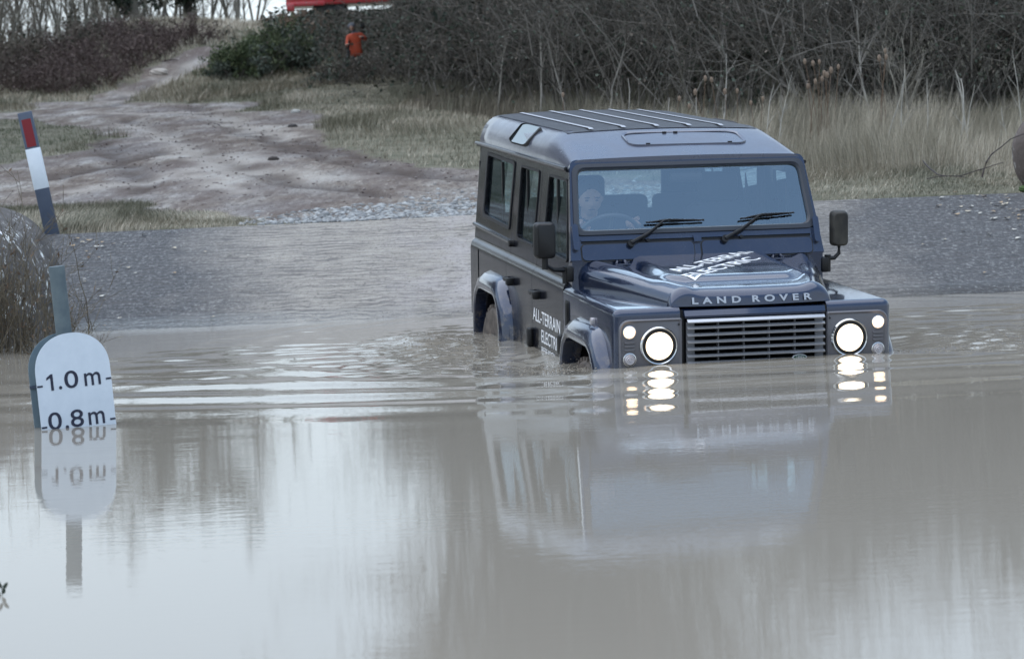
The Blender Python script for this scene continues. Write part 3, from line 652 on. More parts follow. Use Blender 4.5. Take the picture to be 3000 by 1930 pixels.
for s in (-1, 1):
    y0, y1 = sorted((s * .025, s * .700))
    P(lambda bm: wprism(bm, rrect(y0 - .007, y1 + .007, -.012, .098, .03), 0, .002), 'flap_seal', M_RUB, wf)
    P(lambda bm: wprism(bm, rrect(y0, y1, -.005, .091, .026), .0005, .009), 'vent_flap', M_PAINT, wf)
    P(lambda bm: wprism(bm, rrect(*sorted((s * .716, s * .752)), .055, .215, .017), 0, .030), 'frame_bracket', M_PAINT, wf)
P(lambda bm: wprism(bm, [(-.02, .085), (.02, .085), (.026, .125), (-.026, .125)], 0, .022), 'centre_bracket', M_PAINT, wf)
for y in (-.30, .27): P(lambda bm: disc(bm, wp(y, .106, .012), WN, .010, .012), 'washer_jet', M_BLACK, wf)
for py, ph, ey, eh, b0, b1 in ((-.405, .085, -.175, .222, (-.300, .213), (.055, .216)), (.165, .092, .412, .236, (.275, .216), (.612, .243))):
    def wip(bm):
        disc(bm, wp(py, ph, .02), WN, .022, .035); tube(bm, [wp(py, ph, .035), wp(py + .10, ph + .05, .045), wp(ey - .02, eh - .008, .04), wp(ey + .02, eh, .032)], [.013, .010, .006, .005])
        tube(bm, [wp(py + .07, ph + .02, .03), wp(ey - .05, eh - .035, .03)], .005)
    wa = P(wip, 'wiper', M_BLACK)
    def bl(bm):
        a, b = wp(*b0, .016), wp(*b1, .016); m_ = a.lerp(b, .5); tube(bm, [a, b], .006, 6); tube(bm, [a.lerp(b, .12) + WN * .006, wp(ey, eh, .03), a.lerp(b, .88) + WN * .006], .0055, 6)
        bx(bm, m_.x - .004, m_.x + .004, m_.y - .03, m_.y + .03, m_.z - .006, m_.z + .008)
    P(bl, 'wiper_blade', M_BLACK, wa)
# scuttle / bulkhead below the frame
P(lambda bm: prism(bm, [(-.655, .9), (-.545, .9), (-.545, 1.19), (-.541, 1.303), (-.60, 1.303), (-.655, 1.25)], 1, -.764, .764), 'bulkhead', M_PAINT)
# ---- bonnet
def bon_e(x): return .466 + (.45 - x) * .262
def bon_z(x, t):
    """t in -1..1 across"""
    e = bon_e(x); y = t * e; zc = 1.236 + (.45 - x) * .052
    d = e - abs(y)
    roll = .085 + .0 * x; side = roll * (1 - math.sqrt(max(0, 1 - (1 - min(d / .075, 1)) ** 2)))
    ridge = .014 * math.exp(-((d - .10) / .045) ** 2)
    px0 = .25 - .10 * smooth(.30, .40, abs(y)); ly = .40 - .0 * x
    pad = .030 * float(smooth(ly + .035, ly - .035 + .0, abs(y)) * smooth(px0 + .05, px0 - .03, x))
    valley = -.012 * math.exp(-((abs(y) - (ly + .06)) / .04) ** 2) * float(smooth(.3, .0, x))
    z = zc - side + ridge + pad + valley
    return z
def bonnet(bm):
    xs_ = list(np.linspace(-.545, .44, 34)); ts = [math.sin(k) * 1.0 for k in np.linspace(-math.pi / 2, math.pi / 2, 61)]
    rows = []
    for x in xs_: rows.append([(x, t * bon_e(x), bon_z(x, t)) for t in ts])
    # nose rolls down to the lip
    for k in range(1, 10):
        a = k / 9 * R_(82); x = .44 + .105 * math.sin(a); dz = .062 * (1 - math.cos(a)); sh = 1 - .01 * k / 9
        rows.append([(x - .035 * t * t * (k / 9), t * bon_e(.45) * sh, bon_z(.44, t) - dz - .004 * k / 9) for t in ts])
    last = rows[-1]; rows.append([(x + .006, y, 1.143 + .004 * abs(y)) for x, y, z in last]); rows.append([(x - .012, y * .99, 1.134 + .004 * abs(y)) for x, y, z in last]); rows.append([(x - .08, y * .97, 1.138) for x, y, z in last])
    VR = [[bm.verts.new(p) for p in r] for r in rows]
    for a, b in zip(VR[:-1], VR[1:]):
        for i in range(len(ts) - 1): bm.faces.new((a[i], b[i], b[i + 1], a[i + 1]))
    for j in (0, -1):     # side skirts
        bot = [bm.verts.new((r[j].co.x, r[j].co.y * .995, 1.13)) for r in VR]
        for i in range(len(VR) - 1): bm.faces.new((VR[i][j], VR[i + 1][j], bot[i + 1], bot[i]))
bon = P(bonnet, 'bonnet', M_PAINT, angle=60)
def hoodz(x, y): e = bon_e(min(x, .45)); return bon_z(min(x, .44), max(-1, min(1, y / e)))
for s in (-1, 1):
    def hg(bm):
        for q in (-.035, .035): tube(bm, [(-.50, s * .475 + q, hoodz(-.5, .475) + .002), (-.545, s * .475 + q * .5, hoodz(-.5, .475) + .022), (-.58, s * .475, hoodz(-.5, .475) + .02)], .011)
        bx(bm, -.50, -.46, s * .475 - .055, s * .475 + .055, hoodz(-.5, .475) - .002, hoodz(-.5, .475) + .008, .003)
    P(hg, 'bonnet_hinge', M_PAINT, bon)
def text_mesh(txt, size, extrude, bold=.0, space=1.0):
    cu = bpy.data.curves.new('t', 'FONT'); cu.body = txt; cu.size = size; cu.extrude = extrude; cu.offset = bold; cu.space_character = space
    o = bpy.data.objects.new('t', cu); COL.objects.link(o); bpy.context.view_layer.update()
    me = bpy.data.meshes.new_from_object(o.evaluated_get(bpy.context.evaluated_depsgraph_get())); kill(o); bpy.data.curves.remove(cu)
    co = np.empty(len(me.vertices) * 3); me.vertices.foreach_get('co', co); return me, co.reshape(-1, 3)
def text_part(txt, name, width, height, fn, m, parent, bold=.0, space=1.0, extrude=.01, sub=False):
    """fit text to width x height (cap height), map (u,v,w) with fn to parent space"""
    me, co = text_mesh(txt, 1.0, extrude, bold, space)
    if sub:
        bm = bmesh.new(); bm.from_mesh(me); bmesh.ops.triangulate(bm, faces=bm.faces)
        for _ in range(2):
            le = [e for e in bm.edges if e.calc_length() > .12]
            if le: bmesh.ops.subdivide_edges(bm, edges=le, cuts=1); bmesh.ops.triangulate(bm, faces=bm.faces)
        bm.to_mesh(me); bm.free(); co = np.empty(len(me.vertices) * 3); me.vertices.foreach_get('co', co); co = co.reshape(-1, 3)
    x0, x1, y0, y1 = co[:, 0].min(), co[:, 0].max(), co[:, 1].min(), co[:, 1].max()
    u = (co[:, 0] - x0) / (x1 - x0) * width; vv = (co[:, 1] - y0) / (y1 - y0) * height; ww = co[:, 2]
    me.vertices.foreach_set('co', np.array([fn(a, b, c) for a, b, c in zip(u, vv, ww)], np.float32).ravel()); me.update(); me.name = name
    me.materials.clear(); me.materials.append(m); return link(name, me, parent)
D1 = np.array([-.700, .714]); U1 = np.array([-.714, -.700])
def hoodmap(o0):
    def f(u, v, w_):
        p = np.array(o0) + D1 * u + U1 * v; return (p[0], p[1], hoodz(p[0], p[1]) + .0018 + (w_ > 0) * .001)
    return f
text_part('ALL-TERRAIN', 'lettering', .95, .100, hoodmap((.085, -.285)), M_WHITE, bon, .006, 1.0, sub=True)
text_part('ELECTRIC', 'lettering', .78, .100, hoodmap((.272, -.250)), M_WHITE, bon, .006, 1.0, sub=True)
# silver name along the bonnet lip: letters stand proud of the rolled nose
def lipmap(y0):
    def f(u, v, w_):
        y = y0 + u; return (.532 - .035 * (y / .466) ** 2 * .5 + (.016 - v * .25) + (.004 if w_ > 0 else 0), y, 1.158 + v)
    return f
for wd, y0, wid_ in (('LAND', -.345, .275), ('ROVER', -.005, .345)):
    text_part(wd, 'lettering', wid_, .036, lipmap(y0), M_SILVER, bon, .03, 1.75)
for s in (-1,):
    fl = [bpy.data.objects['front_door' if 'front_door' in bpy.data.objects else 'front_door']]
fdr = [o for o in car.children if o.name.startswith('front_door')][0]
smap = lambda x0, z0: (lambda u, v, w_: (x0 + u, -.7965 - (.001 if w_ > 0 else 0), z0 + v))
text_part('ALL-TERRAIN', 'lettering', .745, .078, smap(-1.475, .850), M_WHITE, fdr, .006)
text_part('ELECTRIC', 'lettering', .50, .078, smap(-1.240, .738), M_WHITE, fdr, .006)
text_part('RESEARCH', 'lettering', .36, .040, smap(-1.240, .672), M_WHITE, fdr, .006)
# ---- front face
def front_core(bm):
    bx(bm, .44, .553, -.43, .43, .45, 1.128)
P(front_core, 'front_panel', M_BLACK)
P(lambda bm: prism(bm, [(.45, 1.088), (.588, 1.088), (.592, 1.100), (.575, 1.128), (.45, 1.132)], 1, -.402, .402, bev=.003), 'grille_header', M_PAINT)
gr = P(lambda bm: (bx(bm, .556, .560, -.395, .395, .60, 1.082)), 'grille', mat('grille_dark', (.004, .004, .005), .95, spec=.05))
for k in range(9):
    z = 1.076 - .0388 * k
    def sl2(bm):
        h = .013 if k else .018
        pts = [(.594, z + .001), (.614, z - h + .005), (.617, z - h + .011), (.602, z + .006), (.594, z + .007)]
        prism(bm, pts, 1, -.392, .392, bev=.0015)
    P(sl2, 'slat', M_SILVER, gr)
for y in (-.215, -.070, .075, .222): P(lambda bm: bx(bm, .570, .604, y - .002, y + .002, .62, 1.07), 'grille_rib', mat('grille_rib', (.10, .10, .11), .5), gr)
for s in (-1, 1):
    P(lambda bm: bx(bm, .567, .580, *sorted((s * .345, s * .390)), .62, 1.065), 'grille_bracket', mat('grille_bracket', (.13, .135, .15), .5), gr)
def badge(bm):
    pts = [(.243 + .044 * math.cos(a), .846 + .0225 * math.sin(a)) for a in np.linspace(0, 2 * math.pi, 33)[:-1]]; prism(bm, pts, 0, .612, .622, bev=.002)
bd = P(badge, 'badge', M_SILVER, gr)
P(lambda bm: prism(bm, [(.243 + .040 * math.cos(a), .846 + .0188 * math.sin(a)) for a in np.linspace(0, 2 * math.pi, 33)[:-1]], 0, .6215, .6235), 'badge_face', M_GREENB, gr)
bmap = lambda y0, z0: (lambda u, v, w_: (.6245 + (.0005 if w_ > 0 else 0), y0 + u, z0 + v))
text_part('LAND-', 'lettering', .044, .0125, bmap(.223, .849), M_SILVER, gr, .01)
text_part('-ROVER', 'lettering', .050, .0125, bmap(.218, .832), M_SILVER, gr, .01)
for s in (-1, 1):
    def pan(bm):
        y0, y1 = sorted((s * .412, s * .768)); r = (.055, .012, .012, .012) if s > 0 else (.012, .055, .012, .012)
        prism(bm, rrect(y0, y1, .70, 1.090, r), 0, .560, .572, bev=.003)
    pn = P(pan, 'headlamp_panel', M_GREYP)
    def rimf(bm):
        y0, y1 = sorted((s * .412, s * .768)); r = (.055, .012, .012, .012) if s > 0 else (.012, .055, .012, .012); o_ = rrect(y0, y1, .70, 1.090, r); i_ = rrect(y0 + .018, y1 - .018, .715, 1.072, tuple(max(.01, q - .015) for q in r)); n_ = len(o_)
        A = [bm.verts.new((.5725, *p)) for p in o_]; B = [bm.verts.new((.581, *p)) for p in [((q[0] * .7 + p_[0] * .3), (q[1] * .7 + p_[1] * .3)) for q, p_ in zip(o_, i_)]]; Cc = [bm.verts.new((.5725, *p)) for p in i_]
        for q in ((A, B), (B, Cc)):
            for i in range(n_): bm.faces.new((q[0][i], q[0][(i + 1) % n_], q[1][(i + 1) % n_], q[1][i]))
    P(rimf, 'panel_rim', M_GREYP, pn)
    yh = s * .545
    hl = P(lambda bm: lathe(bm, (.572, yh, .942), (1, 0, 0), [(.108, -.002), (.107, .008), (.100, .016), (.093, .012), (.092, -.004)], 40), 'headlight', M_CHROME, car)
    lens_ = P(lambda bm: lathe(bm, (.565, yh, .942), (1, 0, 0), [(.0, .030), (.03, .029), (.045, .0275), (.06, .025), (.072, .022), (.080, .018), (.086, .013), (.0905, .007), (.0915, .0)], 40), 'lens', M_LAMP, hl)
    at_ = lens_.data.attributes.new('rim', 'FLOAT', 'POINT'); at_.data.foreach_set('value', [min(1, math.hypot(q.co.y - yh, q.co.z - .942) / .089) for q in lens_.data.vertices])
    P(lambda bm: lathe(bm, (.573, yh, .942), (1, 0, 0), [(.0985, .012), (.0965, .0125), (.0925, .006), (.0925, -.002)], 40), 'bezel', M_BLACK, hl)
    for z, m_, nm in ((1.022, M_POS, 'side_light'), (.872, M_CLEAR, 'indicator')):
        il = P(lambda bm: lathe(bm, (.572, s * .711, z), (1, 0, 0), [(.0375, -.002), (.0375, .006), (.033, .008), (.033, .0)], 28), nm, M_CHROME)
        P(lambda bm: lathe(bm, (.572, s * .711, z), (1, 0, 0), [(.0, .026), (.006, .026), (.009, .021), (.014, .023), (.018, .018), (.024, .019), (.030, .012), (.0325, .004)], 28), 'lens', m_, il)
    for z in (.966, .946, .926):
        P(lambda bm: prism(bm, rrect(s * .711 - .030, s * .711 + .030, z - .0065, z + .0065, .006), 0, .570, .580, bev=.003), 'vent_louvre', M_GREYP, pn)
    for yy, zz in ((.432, 1.055), (.75, .80)): P(lambda bm: disc(bm, (.574, s * yy, zz), (1, 0, 0), .005, .006, 12), 'screw', M_BLACK, pn)
# ---- door mirrors
for s, yc, xm, mm in ((-1, -.935, -.50, M_BLACK), (1, .868, -.55, M_DIRTYBLK)):
    def mir(bm):
        w_ = .062 if s < 0 else .050; zc = 1.432 if s < 0 else 1.437
        r0 = rrect(yc - w_, yc + w_, zc - .105, zc + .105, .026, 5)
        rings = []
        for x, k in ((-.035, .97), (-.030, 1.0), (.0, 1.0), (.020, .97), (.034, .90), (.040, .78)): rings.append([(xm + x, yc + (y - yc) * k, zc + (z - zc) * (1 - (1 - k) * .6)) for y, z in r0])
        loft(bm, rings)
    mo = P(mir, 'door_mirror', mm)
    def arm(bm):
        a = Vector((xm, yc, 1.32)); b = Vector((-.56, s * .80, 1.262 if s > 0 else 1.25))
        tube(bm, [a + Vector((0, 0, .02)), a + Vector((0, 0, -.03)), a.lerp(b, .4) + Vector((0, 0, -.035)), b], [.012, .012, .013, .016])
        disc(bm, b + Vector((0, 0, -.03)), (0, 0, 1), .019, .10, 16); bx(bm, -.60, -.53, *sorted((s * .755, s * .80)), 1.18, 1.27, .01)
        if s < 0: disc(bm, a + Vector((0, 0, -.02)), (0, 0, 1), .018, .07, 12)
    P(arm, 'mirror_arm', M_BLACK, mo)
    P(lambda bm: bm.faces.new([bm.verts.new((xm - .0365, y, z)) for y, z in rrect(yc - .042, yc + .042, 1.345, 1.52, .02)]), 'mirror_glass', M_CHROME, mo)
# ---- interior
def seat(bm, y):
    bx(bm, -1.52, -1.02, y - .23, y + .23, .95, 1.10, .04, 3)
    rings = []
    for z, dx, hw in ((1.08, 0, .20), (1.2, -.03, .235), (1.40, -.08, .235), (1.50, -.10, .21), (1.53, -.105, .16)):
        rings.append([(-1.46 + dx + .055 * math.cos(a) , y + hw * math.copysign(abs(math.sin(a)) ** .7, math.sin(a)), z) for a in np.linspace(0, 2 * math.pi, 21)[:-1]])
    loft(bm, rings)
for y in (-.44, .42):
    st = P(lambda bm: seat(bm, y), 'seat', M_TRIM)
    P(lambda bm: bx(bm, -1.62, -1.53, y - .13, y + .13, 1.53, 1.72, .04, 3), 'head_rest', M_TRIM, st)
for y in (-.42, 0, .42):
    P(lambda bm: bx(bm, -2.5, -2.38, y - .19, y + .19, 1.0, 1.52, .04, 3), 'rear_seat', M_TRIM)
def dash(bm):
    prism(bm, [(-.60, 1.15), (-.60, 1.36), (-.74, 1.40), (-.84, 1.37), (-.86, 1.22), (-.80, 1.12)], 1, -.70, .70, bev=.01); prism(bm, rquad([(-.62, 1.36), (-.86, 1.36), (-.86, 1.45), (-.70, 1.45)], .02), 1, -.62, -.26)
P(dash, 'dashboard', M_DARK)
def wheel_(bm):
    c = Vector((-.98, -.44, 1.375)); ax = Vector((-.75, 0, .55)).normalized(); s1 = Vector((0, 1, 0)); s2 = ax.cross(s1)
    n1, n2 = 40, 8; VR = []
    for i in range(n1):
        a = 2 * math.pi * i / n1; rd = s1 * math.cos(a) + s2 * math.sin(a); cc = c + rd * .195
        VR.append([bm.verts.new(cc + (rd * math.cos(b) + ax * math.sin(b)) * .014) for b in np.linspace(0, 2 * math.pi, n2 + 1)[:-1]])
    for i in range(n1):
        for j in range(n2): bm.faces.new((VR[i][j], VR[(i + 1) % n1][j], VR[(i + 1) % n1][(j + 1) % n2], VR[i][(j + 1) % n2]))
    disc(bm, c - ax * .03, ax, .07, .03, 24)
    for a in (0, 180, 270): rd = s1 * math.cos(R_(a)) + s2 * math.sin(R_(a)); tube(bm, [c - ax * .03, c + rd * .19], .012, 6)
    tube(bm, [c - ax * .03, c + Vector((.25, 0, -.12))], .03)
P(wheel_, 'steering_wheel', mat('wheel_leather', (.06, .065, .07), .4))
P(lambda bm: (bx(bm, -.84, -.80, -.10, .10, 1.72, 1.78, .015)), 'interior_mirror', M_BLACK)
for s in (-1, 1):
    for x in (-1.49, -2.25): P(lambda bm: bx(bm, x - .03, x + .03, *sorted((s * .655, s * .70)), 1.22, 1.80, .01), 'door_pillar', M_DARK)
P(lambda bm: bx(bm, -3.40, -.84, -.66, .66, 1.795, 1.806), 'headlining', mat('headlining', (.18, .18, .18), .9))
# ------------------------------------------------------------------ driver
def skin_body(name, verts, edges, radii, m, parent=None, root=0, sub=2, **kw):
    me = bpy.data.meshes.new(name); me.from_pydata([tuple(v) for v in verts], edges, []); o = bpy.data.objects.new(name, me); COL.objects.link(o)
    o.modifiers.new('s', 'SKIN'); sv = me.skin_vertices[0].data
    for i, r in enumerate(radii): sv[i].radius = (r, r) if not isinstance(r, tuple) else r; sv[i].use_root = (i == root)
    o.modifiers.new('u', 'SUBSURF').levels = sub; o.modifiers['u'].render_levels = sub
    bpy.context.view_layer.update(); dg = bpy.context.evaluated_depsgraph_get(); m2 = bpy.data.meshes.new_from_object(o.evaluated_get(dg)); kill(o); bpy.data.meshes.remove(me)
    m2.name = name; m2.materials.clear()
    for q in (m if isinstance(m, (list, tuple)) else [m]): m2.materials.append(q)
    for p in m2.polygons: p.use_smooth = True
    return link(name, m2, parent, **kw)
M_SKIN = mat('skin', (.48, .31, .24), .5); M_HAIR = mat('dark_hair', (.03, .022, .018), .6); M_NAVY = mat('navy_jacket', (.02, .025, .045), .8); M_ORANGE = varied('orange_jacket', (.42, .055, .022), (.55, .09, .035), .7, 5); M_GREYCAP = mat('grey_knit', (.16, .17, .20), .9); M_TROUS = mat('grey_trousers', (.09, .10, .12), .9)
def head_mesh(bm, c, fwd, R=.105, face=True):
    """head with brow, nose, chin and ears; fwd = facing direction"""
    c = Vector(c); f = Vector(fwd).normalized(); u = Vector((0, 0, 1)); u = (u - f * u.dot(f)).normalized(); s = u.cross(f)
    r = bmesh.ops.create_uvsphere(bm, u_segments=28, v_segments=22, radius=1)
    for v in r['verts']:
        x, y, z = v.co; d = 1.0
        X = x * .90 ; Y = y * .74; Z = z * 1.12
        if z < 0: X *= 1 - .10 * z * z; Y *= 1 - .34 * z * z
        if x > 0 and z < -.2: X += .10 * math.exp(-((z + .8) / .22) ** 2) * math.exp(-(y / .45) ** 2)
        if x > .5: X += .24 * math.exp(-(y / .13) ** 2) * math.exp(-((z + .18) / .20) ** 2) - .06 * (math.exp(-((y - .33) / .16) ** 2) + math.exp(-((y + .33) / .16) ** 2)) * math.exp(-((z - .06) / .12) ** 2)
        if x > .5: X += .05 * math.exp(-(y / .28) ** 2) * math.exp(-((z + .52) / .07) ** 2)
        Y += math.copysign(.12, y) * math.exp(-((x + .05) / .13) ** 2) * math.exp(-((z + .05) / .20) ** 2) if abs(y) > .8 else 0
        v.co = c + (f * X + s * Y + u * Z) * R
drv = empty('person', (0, 0, 0), 'dark-haired driver in a navy jacket sitting inside the car, both hands on the steering wheel', 'person')
drv.matrix_world = car.matrix_world
hc = Vector((-1.27, -.475, 1.605))
V_ = [(-1.40, -.46, 1.02), (-1.40, -.46, 1.20), (-1.37, -.46, 1.38), (-1.34, -.465, 1.46), (-1.31, -.47, 1.53),
      (-1.36, -.27, 1.42), (-1.22, -.22, 1.26), (-1.03, -.27, 1.42), (-1.36, -.66, 1.42), (-1.22, -.68, 1.26), (-1.04, -.62, 1.40),
      (-1.15, -.36, 1.02), (-.90, -.34, 1.05), (-1.15, -.56, 1.02), (-.90, -.58, 1.05)]
E_ = [(0, 1), (1, 2), (2, 3), (3, 4), (2, 5), (5, 6), (6, 7), (2, 8), (8, 9), (9, 10), (0, 11), (11, 12), (0, 13), (13, 14)]
skin_body('body', V_, E_, [.14, .15, .145, .07, .05, .068, .052, .034, .068, .052, .034, .09, .07, .09, .07], M_NAVY, drv)
bm = bmesh.new(); head_mesh(bm, hc, (1, -.10, -.18), .098); tube(bm, [(-1.33, -.47, 1.48), hc + Vector((-.02, 0, -.05))], .052, 12); hd_ = finish(bm, 'head', M_SKIN, drv, 80)
def eyes(bm):
    f_ = Vector((1, -.10, -.18)).normalized(); u_ = Vector((0, 0, 1)); u_ = (u_ - f_ * u_.dot(f_)).normalized(); s_ = u_.cross(f_)
    for q in (-1, 1):
        for du, rr_, wd_ in ((.004, .006, .011), (.022, .004, .018)):
            r = bmesh.ops.create_uvsphere(bm, u_segments=10, v_segments=8, radius=1); c_ = hc + f_ * (.078 if du < .01 else .083) + s_ * (q * .031) + u_ * du
            for v in r['verts']: x, y, z = v.co; v.co = c_ + f_ * x * .008 + s_ * y * wd_ + u_ * z * rr_
    r = bmesh.ops.create_uvsphere(bm, u_segments=10, v_segments=8, radius=1); c_ = hc + f_ * .081 - u_ * .052
    for v in r['verts']: x, y, z = v.co; v.co = c_ + f_ * x * .008 + s_ * y * .022 + u_ * z * .005
P(eyes, 'face_features', mat('brow_brown', (.07, .035, .03), .6), hd_, 80)
def hair(bm):
    r = bmesh.ops.create_uvsphere(bm, u_segments=24, v_segments=16, radius=1)
    for v in r['verts']:
        x, y, z = v.co; v.co = hc + Vector((-.018 + x * .098, y * .085, .032 + z * .095 + (.0 if x < .3 else .01)))
P(hair, 'hair', M_HAIR, drv, 80)
def hand(bm, c, side, grip):
    """fist closed round the rim: palm, four bent fingers and a thumb"""
    c = Vector(c); g = Vector(grip).normalized(); out_ = Vector((.75, 0, -.1)).normalized(); up_ = g.cross(out_).normalized()
    tube(bm, [c - out_ * .07, c - out_ * .035, c - out_ * .01], [.026, .034, .026], 10)
    for k in range(4):
        b = c + g * (.030 - .021 * k) - out_ * .02 + up_ * .018
        tube(bm, [b, b + out_ * .032 + up_ * .014, b + out_ * .052 - up_ * .004, b + out_ * .044 - up_ * .028], [.0095, .009, .0085, .0075], 8)
    b = c + g * .035 - out_ * .03; tube(bm, [b, b + g * .018 + out_ * .02, b + g * .012 + out_ * .045], [.011, .010, .008], 8)
P(lambda bm: hand(bm, (-.985, -.285, 1.462), 1, (0, .7, .7)), 'hand', M_SKIN, drv, 80)
P(lambda bm: hand(bm, (-.985, -.60, 1.455), -1, (0, -.7, .7)), 'hand', M_SKIN, drv, 80)
# ------------------------------------------------------------------ red and white marker post
def leaning(o, x, y, z, lean_deg, yaw=0, back=0):
    o.location = (x, y, z); o.rotation_euler = (R_(back), R_(lean_deg), R_(yaw))
M_POSTB = varied('slate_plastic', (.055, .075, .115), (.075, .095, .14), .55, 8); M_REFR = mat('red_reflector', (.19, .004, .012), .35); M_REFW = varied('white_reflective', (.62, .68, .74), (.74, .80, .86), .4, 6)
mk = empty('marker_post', (0, 0, 0), 'leaning slate-blue marker post with red patch above white band at the ramp corner', 'post')
P(lambda bm: (bx(bm, -.064, .064, -.02, .02, -.10, 1.075, .008)), 'post_shaft', M_POSTB, mk)
P(lambda bm: bx(bm, -.0665, .0665, -.023, .022, .385, .75, .006), 'white_band', M_REFW, mk)
P(lambda bm: bx(bm, -.042, .040, -.0225, -.0195, .765, 1.012), 'red_patch', M_REFR, mk)
leaning(mk, -4.035, 24.08, .63, -9.6, 6)
# ------------------------------------------------------------------ depth gauge
gz = -.75
gg = empty('depth_gauge', (0, 0, 0), 'white round-topped depth board marked 1.0 m and 0.8 m standing in water', 'depth sign')
M_PLATE = varied('gauge_white', (.56, .63, .71), (.62, .69, .77), .4, 14); M_BACK = varied('gauge_back', (.13, .19, .23), (.19, .25, .29), .5, 7); M_INK = mat('gauge_ink', (.012, .016, .04), .5); M_POSTG = varied('weathered_post', (.065, .095, .115), (.12, .155, .17), .6, 11)
HW = .184
def arch(w_, top, z0, n_=26):
    pts = [(w_, z0)]
    for k in range(n_ + 1):
        a = math.pi * k / n_; c, s_ = math.cos(a), math.sin(a); pts.append((w_ * abs(c) ** (2 / 2.15) * (1 if c > 0 else -1), top - .178 + .178 * abs(s_) ** (2 / 2.1)))
    return pts + [(-w_, z0)]
P(lambda bm: prism(bm, arch(HW, .455, gz), 1, -.004, .0, bev=.0008), 'gauge_plate', M_PLATE, gg)
P(lambda bm: prism(bm, arch(HW, .455, gz), 1, .0005, .003), 'plate_back', M_BACK, gg)
bk = P(lambda bm: prism(bm, arch(HW, .452, gz), 1, .122, .126), 'rear_plate', M_BACK, gg)
P(lambda bm: bx(bm, -HW - .003, HW + .003, .114, .1215, .200, .215), 'plate_joint', M_POSTB, bk)
P(lambda bm: tube(bm, [(-.010, .050, gz), (-.010, .050, .775)], .038, 24), 'gauge_post', M_POSTG, gg, 50)
tm_ = lambda x0, z0: (lambda u, v, w_: (x0 + u, -.0052 - (.0006 if w_ > 0 else 0), z0 + v))
P(lambda bm: prism(bm, [(-.116, .191), (-.103, .191), (-.103, .270), (-.113, .270), (-.135, .254), (-.135, .243), (-.116, .253)], 1, -.0058, -.0050), 'figure', M_INK, gg)
for txt, x0, z0, w_, h_ in (('.', -.078, .192, .016, .016), ('0', -.048, .191, .068, .084), ('m', .050, .191, .080, .062),
                            ('0', -.148, .003, .066, .084), ('.', -.066, .001, .016, .016), ('8', -.038, .002, .064, .084), ('m', .050, .002, .080, .062)):
    text_part(txt, 'figure', w_, h_, tm_(x0, z0 - .0), M_INK, gg, .006)
for x0, z0 in ((-.183, .213), (.156, .209), (-.183, .0155), (.156, .0125)): P(lambda bm: bx(bm, x0, x0 + .027, -.0056, -.0045, z0, z0 + .009), 'level_mark', M_INK, gg)
gg.location = (-2.096, 12.985, 0); gg.rotation_euler = (0, R_(-3.2), R_(25))
# ------------------------------------------------------------------ lichen covered concrete blocks either side of the ramp
def lichen(name, base, base2, spots=.7):
    m = mat(name, base, .9); n = N(m); v = n.coords(); vo = n.n('TexVoronoi'); vo.inputs['Scale'].default_value = 7.0; n.l(v, vo.inputs['Vector'])
    vo2 = n.n('TexVoronoi'); vo2.inputs['Scale'].default_value = 22.0; n.l(v, vo2.inputs['Vector'])
    wob = n.noise(v, 30, 4); d = n.math('ADD', vo.outputs['Distance'], n.math('MULTIPLY', wob, .35)); d2 = n.math('ADD', vo2.outputs['Distance'], n.math('MULTIPLY', wob, .35))
    msk = n.ramp(n.noise(v, 2.5, 3), [(.42, g3(0)), (.58, g3(1))])
    s1 = n.math('MULTIPLY', n.ramp(d, [(.36, g3(1)), (.42, g3(0))]), msk); s2 = n.math('MULTIPLY', n.ramp(d2, [(.38, g3(1)), (.44, g3(0))]), msk)
    c = n.ramp(n.noise(v, 5, 6, .7), [(.3, base), (.7, base2)]); n.l(n.mix(n.math('MULTIPLY', n.math('MAXIMUM', s1, s2), spots), c, (.75, .77, .75)), n.b.inputs['Base Color'])
    n.bump(n.noise(v, 14, 6, .7), .7, .03); return m
M_LICH = lichen('lichened_concrete', (.05, .047, .045), (.14, .13, .125), 1.0); M_LICH2 = lichen('lichened_pipe', (.075, .06, .055), (.13, .105, .095), .8)
def block(name, c, size, m, e=.5, seed=1, nz_=.03, lean=0, **kw):
    bm = bmesh.new(); bmesh.ops.create_uvsphere(bm, u_segments=64, v_segments=44, radius=1)
    r = np.random.default_rng(seed); ph = r.uniform(0, 6, 12)
    for v in bm.verts:
        p = v.co; q = Vector([math.copysign(abs(a) ** e, a) for a in p]); 
        d = 1 + nz_ * (math.sin(q.x * 4 + ph[0]) * math.sin(q.y * 5 + ph[1]) + .5 * math.sin(q.z * 9 + ph[2] + q.x * 6))
        v.co = Vector((q.x * size[0] * d, q.y * size[1] * d, q.z * size[2] * d))
    o = finish(bm, name, m, None, 80, **kw); o.location = c; o.rotation_euler = (0, 0, R_(lean)); return o
block('concrete_block', (-4.25, 19.6, .1), (.92, 1.3, .90), M_LICH, .62, 2, .03, label='large lichen-spotted concrete block at the left edge behind the twiggy bush', cat='block')
block('concrete_pipe', (5.22, 24.85, .93), (.58, .62, .44), M_LICH2, .86, 4, .012, label='brown concrete roller with white lichen spots at the right edge of the ramp top', cat='roller')
for k, (dx, dy, sz) in enumerate(((0, 0, .055), (.11, -.02, .04))):
    block('mossy_stone', (4.62 + dx, 24.1 + dy, .635), (sz * 1.4, sz, sz * .6), mat('moss', (.05, .085, .025), .95), .8, 9 + k, .06, label=('larger' if k == 0 else 'smaller') + ' green mossy stone on the concrete edge beside the roller', cat='stone')
